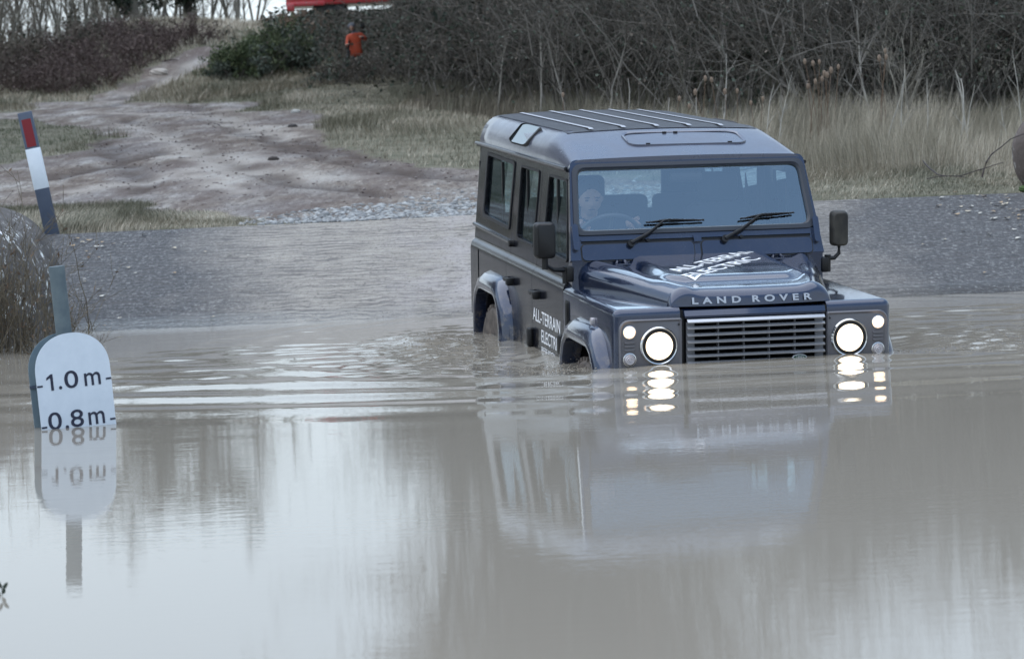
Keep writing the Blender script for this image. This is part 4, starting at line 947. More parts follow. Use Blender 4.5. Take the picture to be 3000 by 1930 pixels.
#@@VEG
# ------------------------------------------------------------------ vegetation builders
def tubes(P0, P1, R0, R1, sides=3):
    P0 = np.asarray(P0, float); P1 = np.asarray(P1, float); t = P1 - P0; Lg = np.linalg.norm(t, axis=1, keepdims=True); t = t / np.maximum(Lg, 1e-9)
    ref = np.where(np.abs(t[:, 2:3]) < .9, np.array([[0, 0, 1.]]), np.array([[1., 0, 0]])); s = np.cross(t, ref); s /= np.linalg.norm(s, axis=1, keepdims=True); q = np.cross(s, t)
    a = np.arange(sides) * 2 * np.pi / sides; d = s[:, None] * np.cos(a)[None, :, None] + q[:, None] * np.sin(a)[None, :, None]
    A = P0[:, None] + d * np.asarray(R0)[:, None, None]; B = P1[:, None] + d * np.asarray(R1)[:, None, None]
    n_ = len(P0); V = np.concatenate([A, B], 1).reshape(-1, 3); b = np.arange(n_)[:, None] * 2 * sides; i = np.arange(sides)[None]; j = (i + 1) % sides
    F = np.stack([b + i, b + j, b + sides + j, b + sides + i], -1).reshape(-1, 4); return V, F
def grow(base, dirs, length, rad, spec, r, droop=0.0, wob=.25):
    """spec: list of (segments, children, child_len, child_rad, spread). Returns segment arrays; vectorised level by level"""
    S0, S1, A, B = [], [], [], []
    base = np.asarray(base, float); dirs = np.asarray(dirs, float); length = np.asarray(length, float) * np.ones(len(base)); rad = np.asarray(rad, float) * np.ones(len(base))
    for (seg, ch, cl, crd, spread, up) in spec:
        n_ = len(base); p = base.copy(); d = dirs / np.linalg.norm(dirs, axis=1, keepdims=True); nodes = [p.copy()]; dd = [d.copy()]; rr = [rad.copy()]
        for k in range(seg):
            d = d + r.normal(0, wob, (n_, 3)) * (.5 if k == 0 else 1) + np.array([0, 0, up - droop * k / seg]); d /= np.linalg.norm(d, axis=1, keepdims=True)
            q = p + d * (length / seg)[:, None]; r1 = rad * (1 - .72 * (k + 1) / seg); S0.append(p); S1.append(q); A.append(rr[-1]); B.append(r1); p = q; nodes.append(p.copy()); dd.append(d.copy()); rr.append(r1)
        if ch == 0: break
        nodes = np.array(nodes); dd = np.array(dd); rr = np.array(rr)
        which = np.repeat(np.arange(n_), ch); t = r.uniform(.25, 1.0, len(which)) * seg; i0 = np.minimum(t.astype(int), seg - 1); fr_ = (t - i0)[:, None]
        base = nodes[i0, which] * (1 - fr_) + nodes[i0 + 1, which] * fr_; rd_ = rr[i0, which]
        rv = r.normal(0, 1, (len(which), 3)); pd = dd[i0 + 1, which]; rv -= pd * (rv * pd).sum(1, keepdims=True); rv /= np.linalg.norm(rv, axis=1, keepdims=True)
        dirs = pd + rv * spread; length = length[which] * cl * r.uniform(.6, 1.2, len(which)); rad = np.maximum(rd_ * crd, .0018)
        order = None
    return np.vstack(S0), np.vstack(S1), np.concatenate(A), np.concatenate(B)
def leaf_quads(C, size, r, asp=.6, flat=0.0):
    n_ = len(C); d = r.normal(0, 1, (n_, 3)); d[:, 2] *= (1 - flat); d /= np.linalg.norm(d, axis=1, keepdims=True); e = r.normal(0, 1, (n_, 3)); e[:, 2] *= (1 - flat); e -= d * (e * d).sum(1, keepdims=True); e /= np.linalg.norm(e, axis=1, keepdims=True)
    s = (size * r.uniform(.6, 1.3, n_))[:, None]; V = np.stack([C - d * s, C + e * s * asp, C + d * s, C - e * s * asp], 1).reshape(-1, 3); F = np.arange(n_ * 4).reshape(-1, 4); return V, F
def merge(parts):
    Vs, Fs, Ms = [], [], []; off = 0
    for V, F, mi in parts:
        Vs.append(V); Fs.append(F + off); Ms.append(np.full(len(F), mi)); off += len(V)
    return np.vstack(Vs), np.vstack(Fs), np.concatenate(Ms)
def blades(PX, H, W_, r, lean=.35, segs=3):
    """grass blades: thin tapering curved strips"""
    n_ = len(PX); a = r.normal(0, .9, n_) + 12 * fbm(PX[:, 0] * .8 + 5, PX[:, 1] * .5, 3); ld = np.stack([np.cos(a), np.sin(a), 0 * a], 1) * (r.uniform(.2, 1, n_) * lean)[:, None]; wv = np.stack([np.cos(a + 1.57 + r.normal(0, .8, n_)), np.sin(a + 1.57), 0 * a], 1)
    # widen toward any viewer: use random horizontal widths
    V = []
    for k in range(segs + 1):
        t = k / segs; c = PX + np.array([0, 0, 1]) * (H * t * (1 - .12 * t))[:, None] + ld * (H * t * t)[:, None]; wk = (W_ * (1 - .85 * t))[:, None] * .5
        V += [c - wv * wk, c + wv * wk]
    V = np.stack(V, 1); m_ = V.shape[1]; b = np.arange(n_)[:, None] * m_; F = np.concatenate([np.stack([b + 2 * k, b + 2 * k + 1, b + 2 * k + 3, b + 2 * k + 2], -1) for k in range(segs)], 1).reshape(-1, 4)
    return V.reshape(-1, 3), F
def poly_sample(line, n_, depth, r, back=0):
    """points in a band behind a ground polyline (x,y)"""
    L_ = np.array(line, float); sg = np.diff(L_, axis=0); ln = np.linalg.norm(sg, axis=1); t = r.uniform(0, ln.sum(), n_); cs = np.concatenate([[0], np.cumsum(ln)]); i = np.clip(np.searchsorted(cs, t) - 1, 0, len(sg) - 1)
    p = L_[i] + sg[i] * ((t - cs[i]) / ln[i])[:, None]; nn = np.stack([-sg[i][:, 1], sg[i][:, 0]], 1) / ln[i][:, None]; nn *= np.sign(nn[:, 1:2] + 1e-9)
    return p + nn * (back + r.uniform(0, 1, n_) ** 1.2 * depth)[:, None]
DROP = [(1005, 1095, 55, 165, .86, 62), (835, 1150, -20, 30, .88, 84)]
def keep_mask(C, r):
    u, v = to_px(C); k = np.ones(len(C), bool)
    for u0, u1, v0, v1, p, ym in DROP: k &= ~((u > u0) & (u < u1) & (v > v0) & (v < v1) & (C[:, 1] < ym) & (r.random(len(C)) < p))
    return k
def thicket(name, line, depth, nstem, hfun, label, cat, seed, mats, leaves=0, leafsize=.035, leafh=(.0, .6), rad=.014, spread=.9, tilt=.35, spec=None, hgt_jit=.35, red=.0):
    r = np.random.default_rng(seed); p = poly_sample(line, nstem, depth, r); z = ground_z(p[:, 0], p[:, 1]); base = np.column_stack([p, z - .03])
    H = hfun(p[:, 0], p[:, 1]) * r.uniform(1 - hgt_jit, 1.08, nstem); d = np.column_stack([r.normal(0, tilt, nstem), r.normal(0, tilt, nstem), np.ones(nstem)])
    spec = spec or [(6, 7, .55, .55, spread, .04), (4, 5, .5, .6, 1.0, .02), (3, 0, 0, 0, 0, 0)]
    S0, S1, A, B = grow(base, d, H, rad * (.5 + r.uniform(0, 1, nstem)) , spec, r, droop=.10)
    km = keep_mask((S0 + S1) / 2, r); S0, S1, A, B = S0[km], S1[km], A[km], B[km]
    parts = [(*tubes(S0, S1, A, B), 0)]
    if leaves:
        k = r.integers(0, len(S0), leaves); C = S1[k] + r.normal(0, .04, (leaves, 3)); hh = C[:, 2] - ground_z(C[:, 0], C[:, 1]); keep = (r.uniform(0, 1, leaves) < np.interp(hh / 3.0, [leafh[0], leafh[1], 1.6], [1, .75, .25])) & (hh > .12); C = C[keep]; C = C[keep_mask(C, r)]
        # clumps of light and dark, green and brown
        cl = fbm(C[:, 0] * 1.1 + 50, C[:, 1] * .9 + C[:, 2] * 1.3, 3) + r.normal(0, .06, len(C)); V, F = leaf_quads(C, np.full(len(C), leafsize), r); mi = np.where(cl > .50, 1, 2); parts.append((V, F, mi))
        Vs = []; 
    V, F, Mi = merge_mi(parts)
    return link(name, mesh_np(name, V, F, mats, Mi), None, label, cat, kind='stuff')
def merge_mi(parts):
    Vs, Fs, Ms = [], [], []; off = 0
    for V, F, mi in parts:
        Vs.append(V); Fs.append(F + off); Ms.append(np.full(len(F), mi) if np.isscalar(mi) else mi); off += len(V)
    return np.vstack(Vs), np.vstack(Fs), np.concatenate(Ms)
# hedge on the right and centre, behind the tall grass
LINE_R = [(-.5, 46.5), (.8, 42), (2.2, 38.5), (4.2, 35.5), (7.5, 34.5), (13, 34.5)]
LINE_C = [(-5.2, 69), (-4.2, 68.5), (-2.5, 67.5), (-1.9, 59), (-1.7, 51.5), (-.5, 46.5)]
def hR(x, y): return 3.2 + .9 * fbm(x * .4, y * .3, 2) + 1.6 * smooth(1.0, -.8, x) * 0
def hC(x, y): return np.interp(x, [-6, -4.2, -3.2, -2.4, -1.2, .5], [1.0, 1.3, 1.55, 2.5, 3.4, 4.0])
thicket('thicket', LINE_R, 6.0, 820, hR, 'dense leafless scrub thicket behind the tall dry grass', 'thicket', 21, [M_TWIG, M_LEAF, M_DL2], 46000, .028, rad=.0115)
thicket('thicket', LINE_C, 7.0, 680, hC, 'dense brambles and twiggy scrub around the cameraman, left of the car', 'thicket', 22, [M_TWIG, M_LEAF, M_DL2], 60000, .036, rad=.0135, leafh=(0, 1.2))
# dark inner growth that closes the hedge from behind
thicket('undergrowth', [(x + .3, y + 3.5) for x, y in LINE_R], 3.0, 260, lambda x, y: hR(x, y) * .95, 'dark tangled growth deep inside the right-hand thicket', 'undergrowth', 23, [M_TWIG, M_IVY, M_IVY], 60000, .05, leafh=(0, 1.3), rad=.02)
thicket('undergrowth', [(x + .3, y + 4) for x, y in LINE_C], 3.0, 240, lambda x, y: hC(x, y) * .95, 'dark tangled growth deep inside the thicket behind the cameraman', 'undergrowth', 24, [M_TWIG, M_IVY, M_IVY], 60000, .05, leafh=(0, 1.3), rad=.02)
thicket('low_scrub', [(-4.1, 57.4), (-3.4, 57.2), (-2.4, 56.5)], 1.6, 90, lambda x, y: .38 + .4 * smooth(-3.6, -2.6, x), 'low tangle of twigs in front of the cameraman legs', 'scrub', 29, [M_TWIG, M_LEAF, M_DL2], 3000, .03, rad=.010)
# bramble bank on the left and the small dark scrub at the left edge
LINE_B = [tuple(ground_hit(*p)) for p in ((170, 284), (250, 276), (320, 256), (400, 216), (480, 175), (545, 143), (600, 128), (640, 122))]
def hB(x, y): return np.interp(y, [60, 66, 72, 78, 84], [.40, .72, .68, .40, .28])
thicket('bramble_bank', LINE_B, 9.0, 900, hB, 'reddish-brown bramble bank climbing beside the track on the far left', 'brambles', 25, [M_TWIG_RED, M_DL2, M_TWIG_RED], 34000, .034, leafh=(0, 1.2), rad=.02, tilt=.8, spread=1.3)
thicket('woodland_scrub', [(-30, 72), (-19, 68), (-13, 66.5), (-10.8, 68), (-10.2, 73)], 9, 520, lambda x, y: .75 + .5 * fbm(x, y, 2), 'dim grey scrub at the foot of the far left trees', 'scrub', 26, [M_TWIG_FAR, M_IVY, M_DL2], 9000, .05, leafh=(0, 1.5), rad=.03)
thicket('hilltop_scrub', [(-7.3, 84), (-6.4, 80), (-5.5, 76), (-5.0, 70)], 9, 330, lambda x, y: np.interp(y, [68, 76, 84, 92], [1.2, .7, .45, .45]), 'tangled scrub on the slope right of the hill track', 'scrub', 27, [M_TWIG, M_LEAF, M_DEADLEAF], 40000, .055, leafh=(0, 1.5), rad=.02)
# ------------------------------------------------------------------ individual trees
def tree_meshes(seed, H, rad, spec, sides=5, leaves=0, leafmat=None, leafsize=.1, nstem=1, tilt=.06):
    r = np.random.default_rng(seed); base = np.zeros((nstem, 3)); base[:, :2] = r.normal(0, rad * 1.2 * (nstem > 1), (nstem, 2)); base[:, 2] = -.2
    d = np.column_stack([r.normal(0, tilt, nstem), r.normal(0, tilt, nstem), np.ones(nstem)]); seg = spec[0][0]
    S0, S1, A, B = grow(base, d, H * r.uniform(.8, 1.05, nstem), rad * r.uniform(.7, 1.1, nstem), spec, r, wob=.09); nt_ = nstem * seg
    Vt, Ft = tubes(S0[:nt_], S1[:nt_], A[:nt_], B[:nt_], 8); Vc, Fc = tubes(S0[nt_:], S1[nt_:], A[nt_:], B[nt_:], 3)
    if leaves:
        k = r.integers(nt_, len(S0), leaves); C = S1[k] + r.normal(0, .16, (leaves, 3)); V2, F2 = leaf_quads(C, np.full(leaves, leafsize), r)
        V, F, Mi = merge_mi([(Vc, Fc, 0), (V2, F2, 1)])
    else: V, F, Mi = Vc, Fc, np.zeros(len(Fc), int)
    return Vt, Ft, V, F, Mi
def tree_proto(name, seed, H, rad, spec, mt, mc, **kw):
    Vt, Ft, V, F, Mi = tree_meshes(seed, H, rad, spec, **kw); return (mesh_np('trunk', Vt, Ft, mt, smooth_=True), mesh_np('crown', V, F, mc, Mi))
def put_tree(name, proto, x, y, sc, rz, label, cat='tree', group=None):
    t = empty(name, (x, y, float(ground_z(x, y)) - .05), label, cat, group); t.rotation_euler = (0, 0, rz); t.scale = (sc, sc, sc); link('trunk', proto[0], t); link('crown', proto[1], t); return t
SP_T = [(9, 16, .34, .42, .8, .10), (5, 6, .5, .5, .8, .06), (4, 4, .5, .6, .8, .03), (3, 0, 0, 0, 0, 0)]
protos = [tree_proto('t', 40 + k, 11, .17, SP_T, M_BARK, [M_TWIG_FAR]) for k in range(4)]
slim = [tree_proto('t', 60 + k, 10, .085, [(9, 22, .26, .40, .6, .14), (4, 5, .5, .5, .7, .06), (3, 0, 0, 0, 0, 0)], M_BARK, [M_TWIG_FAR]) for k in range(3)]
r = np.random.default_rng(5)
for i in range(64):
    px = (20 + i * 20) if i < 26 else (430 + (i - 26) * 12) + r.uniform(-14, 14); y = r.uniform(90, 112)
    x = (px - 1500) / FPX * y * 1.0 - 1.0
    if r.random() < (.4 if i < 26 else .15): put_tree('bare_tree', protos[i % 4], x, y, r.uniform(.48, .60), r.uniform(0, 6), 'tall grey leafless tree against the sky behind the hill track', group='bare trees on the skyline')
    else: put_tree('slender_tree', slim[i % 3], x, y, r.uniform(.50, .64), r.uniform(0, 6), 'slender leafless pole-like tree in the skyline wood', group='slender trees on the skyline')
for i in range(34):
    y = r.uniform(67, 88); x = -(1500 - (-60 + i * 12 + r.uniform(-9, 9))) / FPX * y
    put_tree('slender_tree', slim[i % 3], x, y, r.uniform(.36, .46), r.uniform(0, 6), 'slender leafless tree in the dim wood at the far left', group='slender trees at the far left')
ivy = tree_proto('t', 77, 8, .30, [(7, 18, .42, .5, .9, .06), (5, 6, .5, .5, .9, .03), (3, 0, 0, 0, 0, 0)], M_BARK, [M_TWIG, M_IVY], leaves=9000, leafsize=.10)
put_tree('ivy_tree', ivy, -11.6, 86, .72, .4, 'dark ivy-clad tree rising behind the bramble bank on the left')
put_tree('ivy_tree', ivy, -10.4, 92, .78, 2.4, 'second dark ivy-clad tree, behind and right of the first one above the brambles')
# tall trees beyond the hedge: above the frame, seen mirrored in the water
sp2 = [(8, 18, .45, .5, .8, .08), (5, 7, .55, .5, .8, .05), (4, 4, .5, .6, .8, .02), (3, 0, 0, 0, 0, 0)]
sp2 = [(8, 12, .42, .5, .7, .10), (5, 6, .55, .5, .8, .05), (3, 4, .5, .6, .8, .02), (3, 0, 0, 0, 0, 0)]
tall = [tree_proto('t', 90 + k, 11.5, .075, sp2, M_BARK, [M_TWIG, M_DEADLEAF], leaves=9000, leafsize=.06, nstem=5, tilt=.16) for k in range(3)]
for i, (x, y, sc) in enumerate([(-1.3, 60, .95), (-.4, 58, 1.1), (.6, 55, 1.1), (2.0, 53, 1.15), (2.3, 52, 1.0), (2.6, 57, .85), (-.2, 64, 1.1), (1.4, 62, 1.15), (2.2, 60, 1.0), (5.6, 50, .38), (7.2, 52, .36), (9.0, 50, .38)]):
    put_tree('hedge_tree', tall[i % 3], x, y, sc, r.uniform(0, 6), 'tall leafless tree rising out of the thicket behind the car', group='tall trees behind the thicket')
for i, (x, y, sc) in enumerate([(-30, 62, .8), (-26, 55, .8), (-34, 48, .8), (-24, 70, .8), (-30, 75, .9), (-36, 60, .9), (-22, 62, .7), (-38, 70, 1.0), (-15, 44, .95), (-14.5, 40, .85), (-17.5, 48, 1.0), (-16.5, 42, 1.0), (-19, 50, 1.1), (-18, 45, 1.0), (-20, 52, 1.1), (-22, 44, 1.0), (-21, 56, 1.0), (-23, 58, 1.1), (-25, 48, 1.0), (-13.5, 36, .8), (-14, 34, .85), (-18, 36, .9)]):
    put_tree('hedge_tree', tall[i % 3], x, y, sc, i * 1.3, 'leafless tree in the wood left of the pond', group='trees left of the pond')
# pale saplings and stalks standing in front of the hedge
def sapling(name, px, py_top, y, rad, label, seed, tilt=(0, 0), spec=None, m=M_PALE, cat='sapling'):
    top = at_y(px, py_top, y); b = np.array([top[0] - tilt[0], y]); z = float(ground_z(b[0], y)); H = top[2] - z; r_ = np.random.default_rng(seed)
    S0, S1, A, B = grow([[0, 0, 0]], [[tilt[0] / H * .8, 0, 1]], [H * 1.02], [rad], spec or [(8, 7, .35, .5, .8, .06), (4, 3, .5, .6, .9, .02), (3, 0, 0, 0, 0, 0)], r_, wob=.09)
    ns = (spec or [(8,)])[0][0]; t = empty(name, (b[0], y, z - .03), label, cat)
    few = spec and spec[0][1] <= 2
    if few: ns = len(S0)
    V, F = tubes(S0[:ns], S1[:ns], A[:ns], B[:ns], 6); link('stem', mesh_np('stem', V, F, m, smooth_=True), t)
    if len(S0) > ns: V, F = tubes(S0[ns:], S1[ns:], A[ns:], B[ns:], 3); link('twigs', mesh_np('twigs', V, F, m), t)
sapling('sapling', 1650, 40, 42, .022, 'pale-barked leaning sapling behind the rear of the car roof', 1, (.45, 0))
sapling('sapling', 1652, 100, 41, .016, 'thin pale stem just right of the leaning sapling', 2, (.02, 0))
sapling('sapling', 1860, 60, 40, .020, 'grey forked sapling above the middle of the car roof', 3, (.5, 0))
sapling('sapling', 1500, 60, 44, .022, 'grey twisted sapling above the left end of the car roof', 4, (.3, 0))
sapling('sapling', 1845, 225, 33, .012, 'bare pale stick rising behind the roof centre', 5, (.05, 0), [(6, 0, 0, 0, 0, 0)])
sapling('sapling', 1948, 275, 33, .012, 'short pale stick at the rear right roof corner', 6, (.0, 0), [(6, 0, 0, 0, 0, 0)])
sapling('sapling', 2060, 262, 32, .013, 'crooked pale stick right of the roof corner', 7, (.12, 0), [(6, 2, .4, .6, .5, 0), (3, 0, 0, 0, 0, 0)])
sapling('sapling', 2500, 25, 35.5, .022, 'tall pale-stemmed sapling above the right-hand door mirror', 8, (-.2, 0))
sapling('sapling', 2150, 150, 33, .014, 'thin leaning pale stem left of the teasels', 9, (.2, 0))
for k_, (px, pt, tl) in enumerate(((2600, 105, -.25), (2640, 120, .05), (2675, 150, .2), (2560, 180, -.4))):
    sapling('willow_shoot', px, pt, 31.5 + .1 * k_, .017, ['leftward forking shoot of the pale bush in the grass', 'central upright shoot of the pale bush', 'rightward shoot of the pale bush', 'low outer shoot on the left side of the pale bush'][k_], 30 + k_, (tl, 0), [(8, 9, .45, .5, .8, .10), (5, 5, .5, .6, .7, .05), (3, 0, 0, 0, 0, 0)], m=wood_twig('shoot_bark', (.13, .12, .10), (.27, .25, .21)))
M_STALK = wood_twig('stalk', (.28, .27, .24), (.42, .40, .36))
for k_, (px, pt, tl, lb) in enumerate(((2818, 198, -.04, 'tallest straight pale stalk in the grass on the right'), (2836, 222, .12, 'kinked pale stalk leaning right beside the tallest one'), (2868, 240, .18, 'thin pale stalk right of the broken pair'), (2640, 200, .02, 'pale stalk standing in the pale bush'),
                                     (2716, 225, .03, 'straight pale stalk right of the pale bush'), (2592, 235, .0, 'short pale stalk left of the pale bush'), (2250, 240, .05, 'thin pale stalk left of the bleached seed plant'), (2310, 240, .18, 'bleached bushy seed stalk leaning right'), (2996, 140, .02, 'pale stalk at the right picture edge'), (2905, 305, -.22, 'short pale stalk leaning left near the right edge'))):
    sapling('dry_stalk', px, pt, 30.3, .016 if k_ < 2 else .010, lb, 50 + k_, (tl, 0), [(6, 2 if k_ != 7 else 16, .3, .6, .5, .05), (3, 0, 0, 0, 0, 0)], m=M_STALK, cat='stalk')
# teasels
tz = bmesh.new(); lathe(tz, (0, 0, 0), (0, 0, 1), [(.0, -.036), (.014, -.032), (.021, -.012), (.022, .008), (.017, .028), (.0, .040)], 12); bmesh.ops.recalc_face_normals(tz, faces=tz.faces); tme = bpy.data.meshes.new('seed_head'); tz.to_mesh(tme); tz.free(); tme.materials.append(varied('teasel_head', (.13, .09, .065), (.26, .20, .15), .9, 60))
TE = [(405, 465), (467, 478), (515, 468), (658, 505), (603, 530), (575, 565), (553, 556), (535, 595), (485, 615), (430, 650), (1010, 385), (1018, 430), (965, 440)]
TE = [(2200 + a / 2.566, b / 2.566) for a, b in TE] + [(1500 + a / 2.9925, b / 2.9925) for a, b in ((1607, 810), (1468, 868), (1750, 702), (1695, 690), (1867, 805), (2095, 905), (1975, 800), (1555, 935), (447, 835), (2200, 870))]
rt_ = np.random.default_rng(8)
for i, (u, v_) in enumerate(TE):
    y = 31.0 + rt_.uniform(-.4, .4); p = at_y(u, v_, y); bx_ = p[0] + rt_.uniform(-.15, .15); z = float(ground_z(bx_, y)); gcl = 'left cluster' if u < 2200 else 'main cluster'
    t = empty('teasel', (bx_, y, z), 'brown teasel seed head on a thin stem behind the car roof' if u < 2200 else ('brown teasel seed head in the pale bush on the right' if u > 2550 else 'brown teasel seed head in the group above the grass right of the car'), 'teasel', 'teasels behind the car roof' if u < 2200 else ('teasels in the pale bush' if u > 2550 else 'teasels right of the car'))
    h = link('seed_head', tme, t); h.location = (p[0] - bx_, 0, p[2] - z); s_ = rt_.uniform(.8, 1.1); h.scale = (s_, s_, s_)
    S = np.array([[0, 0, 0], [(p[0] - bx_) * .35, 0, (p[2] - z) * .5], [(p[0] - bx_), 0, (p[2] - z)]]); V, F = tubes(S[:-1], S[1:], [.005, .004], [.004, .003], 4); link('stem', mesh_np('stem', V, F, M_DEADLEAF), t)
# gorse / broom bush right of the hill track
def leafy_bush(name, cx_, cy_, H, wdt, seed, mats, label, cat, leaves=16000, ls=.045, nstem=70, tilt=.55):
    r_ = np.random.default_rng(seed); base = np.zeros((nstem, 3)); base[:, 0] = r_.normal(0, wdt * .3, nstem); base[:, 1] = r_.normal(0, wdt * .3, nstem); d = np.column_stack([r_.normal(0, tilt, nstem), r_.normal(0, tilt, nstem), np.ones(nstem)])
    S0, S1, A, B = grow(base, d, np.full(nstem, H), np.full(nstem, .02), [(6, 7, .5, .5, .6, -.02), (4, 4, .5, .6, .6, 0), (3, 0, 0, 0, 0, 0)], r_); k = r_.integers(nstem * 4, len(S0), leaves); dd = S1[k] - S0[k]; dd /= np.linalg.norm(dd, axis=1, keepdims=True)
    C = S1[k] + r_.normal(0, .03, (leaves, 3)); V2, F2 = leaf_quads(C, np.full(leaves, ls), r_, .35); cl = fbm(C[:, 0] * 1.6 + 9, C[:, 2] * 2.2 + C[:, 1], 3); V1, F1 = tubes(S0, S1, A, B)
    t = empty(name, (cx_, cy_, float(ground_z(cx_, cy_)) - .1), label, cat); link('stems', mesh_np('stems', V1, F1, mats[0]), t); link('foliage', mesh_np('foliage', V2, F2, mats[1:], np.where(cl > .48, 0, 1)), t)
leafy_bush('gorse_bush', -6.25, 66.5, .72, .7, 5, [M_TWIG, M_GORSE, M_LEAF], 'green gorse bush sprawling down the slope right of the hill track', 'bush')
leafy_bush('gorse_bush', -5.55, 68.0, 1.0, .5, 6, [M_TWIG, M_GORSE, M_LEAF], 'taller dark green gorse bush just left of the cameraman', 'bush')
M_BROWN = wood_twig('brown_twig', (.07, .058, .04), (.19, .16, .115))
# twiggy bush in front of the left concrete block
def twig_bush(name, cx_, cy_, H, wdt, nst, seed, label, m, tilt=.25, leaves=0, rad=.0045):
    r_ = np.random.default_rng(seed); base = np.column_stack([r_.normal(0, wdt, nst), r_.normal(0, wdt * .7, nst), np.full(nst, -.25)]); d = np.column_stack([r_.normal(0, tilt, nst), r_.normal(0, tilt, nst), np.ones(nst)])
    S0, S1, A, B = grow(base, d, H * r_.uniform(.4, 1.1, nst), rad * r_.uniform(.6, 1.3, nst), [(7, 4, .45, .6, .6, .05), (4, 3, .5, .7, .7, .03), (3, 0, 0, 0, 0, 0)], r_, wob=.10)
    t = empty(name, (cx_, cy_, 0), label, 'bush'); k = nst * 7; V, F = tubes(S0[:k], S1[:k], A[:k], B[:k], 4); link('stems', mesh_np('stems', V, F, m), t); V, F = tubes(S0[k:], S1[k:], np.maximum(A[k:], .0015), np.maximum(B[k:], .0012), 3); link('twigs', mesh_np('twigs', V, F, m), t)
    if leaves: kk = r_.integers(0, len(S0), leaves); V, F = leaf_quads(S1[kk], np.full(leaves, .018), r_, .4); o = link('dead_leaves', mesh_np('dead_leaves', V, F, M_DEADLEAF), t)
twig_bush('waterside_bush', -3.42, 18.2, 1.00, .16, 60, 3, 'brown twiggy bush growing out of the water behind the depth board', M_BROWN, .22, 350)
twig_bush('waterside_bush', -3.02, 17.9, .55, .07, 26, 4, 'sparse thin twigs right of the depth board post, leaning over the water', M_BROWN, .35, 30)
twig_bush('waterside_bush', -3.85, 17.8, .75, .12, 60, 6, 'low tangled twigs at the left picture edge by the water', M_BROWN, .35, 400)
# ------------------------------------------------------------------ grass
def scatter(n_, x0, x1, y0, y1, r, cond):
    x = r.uniform(x0, x1, n_); y = r.uniform(y0, y1, n_); k = cond(x, y); return x[k], y[k]
def grass(name, n_, box, cond, hf, wf_, mats, seed, label, lean=.5, segs=2):
    r_ = np.random.default_rng(seed); x, y = scatter(n_, *box, r_, cond); z = ground_z(x, y); H = hf(x, y) * r_.uniform(.5, 1.15, len(x)); W_ = wf_ * r_.uniform(.6, 1.3, len(x)) * np.maximum(1, y / 40)
    V, F = blades(np.column_stack([x, y, z - .01]), H, W_, r_, lean, segs); cl = fbm(x * .8 + 3, y * .35, 3) + r_.normal(0, .07, len(x)); mi = np.repeat(np.where(cl > .47, 0, 1), segs)
    return link(name, mesh_np(name, V, F, mats, mi), None, label, 'grass', kind='stuff')
notrack = lambda x, y: ~track_mask(x, y)
tallzone = lambda x, y: (y > np.interp(x, [1.2, 2.4, 4, 6], [29.5, 27.6, 27.0, 26.8])) & (y < 34.5)
grass('tall_grass', 30000, (.3, 6.6, 26.6, 34.0), tallzone, lambda x, y: .14 + .62 * fbm(x * 1.5, y * .8, 4) * (1 + .3 * smooth(29, 31, y)), .0055, [M_STRAW, wood_twig('dull_straw', (.15, .135, .10), (.42, .38, .30))], 31, 'tall pale dry grass in front of the thicket on the right', .35, 4)
grass('grass_verge', 26000, (1.5, 6.6, 24.1, 28.0), lambda x, y: (y > 24.15) & notrack(x, y), lambda x, y: .05 + .10 * smooth(25.5, 27.3, y), .006, [M_GRASS, M_STRAW], 32, 'short matted grass along the top of the ramp on the right', .9)
grass('grass_verge', 30000, (-5.5, -2.2, 24.12, 27.5), lambda x, y: notrack(x, y) & (y > 24.12), lambda x, y: .04 + .06 * smooth(-2.6, -4, x), .006, [M_STRAW, M_GRASS], 33, 'rough grass strip along the top of the ramp on the left', .8)
grass('grass_bank', 75000, (-6.5, 3.0, 29, 68), lambda x, y: notrack(x, y), lambda x, y: .08 + .14 * smooth(.42, .6, fbm(x * .7, y * .3, 3)) + .30 * smooth(-4, 0, x) * smooth(44, 50, y + 4 * fbm(x, y, 2)) * 0, .009, [M_STRAW, wood_twig('dull_straw_c', (.10, .095, .065), (.27, .25, .19))], 34, 'rough straw-coloured grass bank between the track and the thicket', .7)
grass('grass_bank', 34000, (-13.5, -3.5, 57, 82), lambda x, y: notrack(x, y), lambda x, y: .14 + .2 * fbm(x, y * .5, 2), .012, [M_GRASS, M_STRAW], 35, 'grass on both sides of the hill track in the distance', .7)
grass('grass_patch', 26000, (-9.5, -4.2, 29, 56), lambda x, y: notrack(x, y), lambda x, y: .07 + 0 * x, .008, [M_GRASS, M_GREEN], 36, 'green grass island left of the track behind the marker post', .8)
grass('scrub_grass', 30000, (-2.8, 2.6, 35, 55), lambda x, y: notrack(x, y) & (y > np.interp(x, [-2.45, -1.7, -.5, .8, 2.2, 4], [56, 49.5, 44.0, 39, 35.5, 33])), lambda x, y: .30 + .3 * fbm(x, y * .5, 2), .008, [wood_twig('dull_straw_b', (.12, .105, .08), (.28, .25, .20)), M_GRASS], 37, 'tall dull grass at the foot of the thicket behind the car', .4, 3)
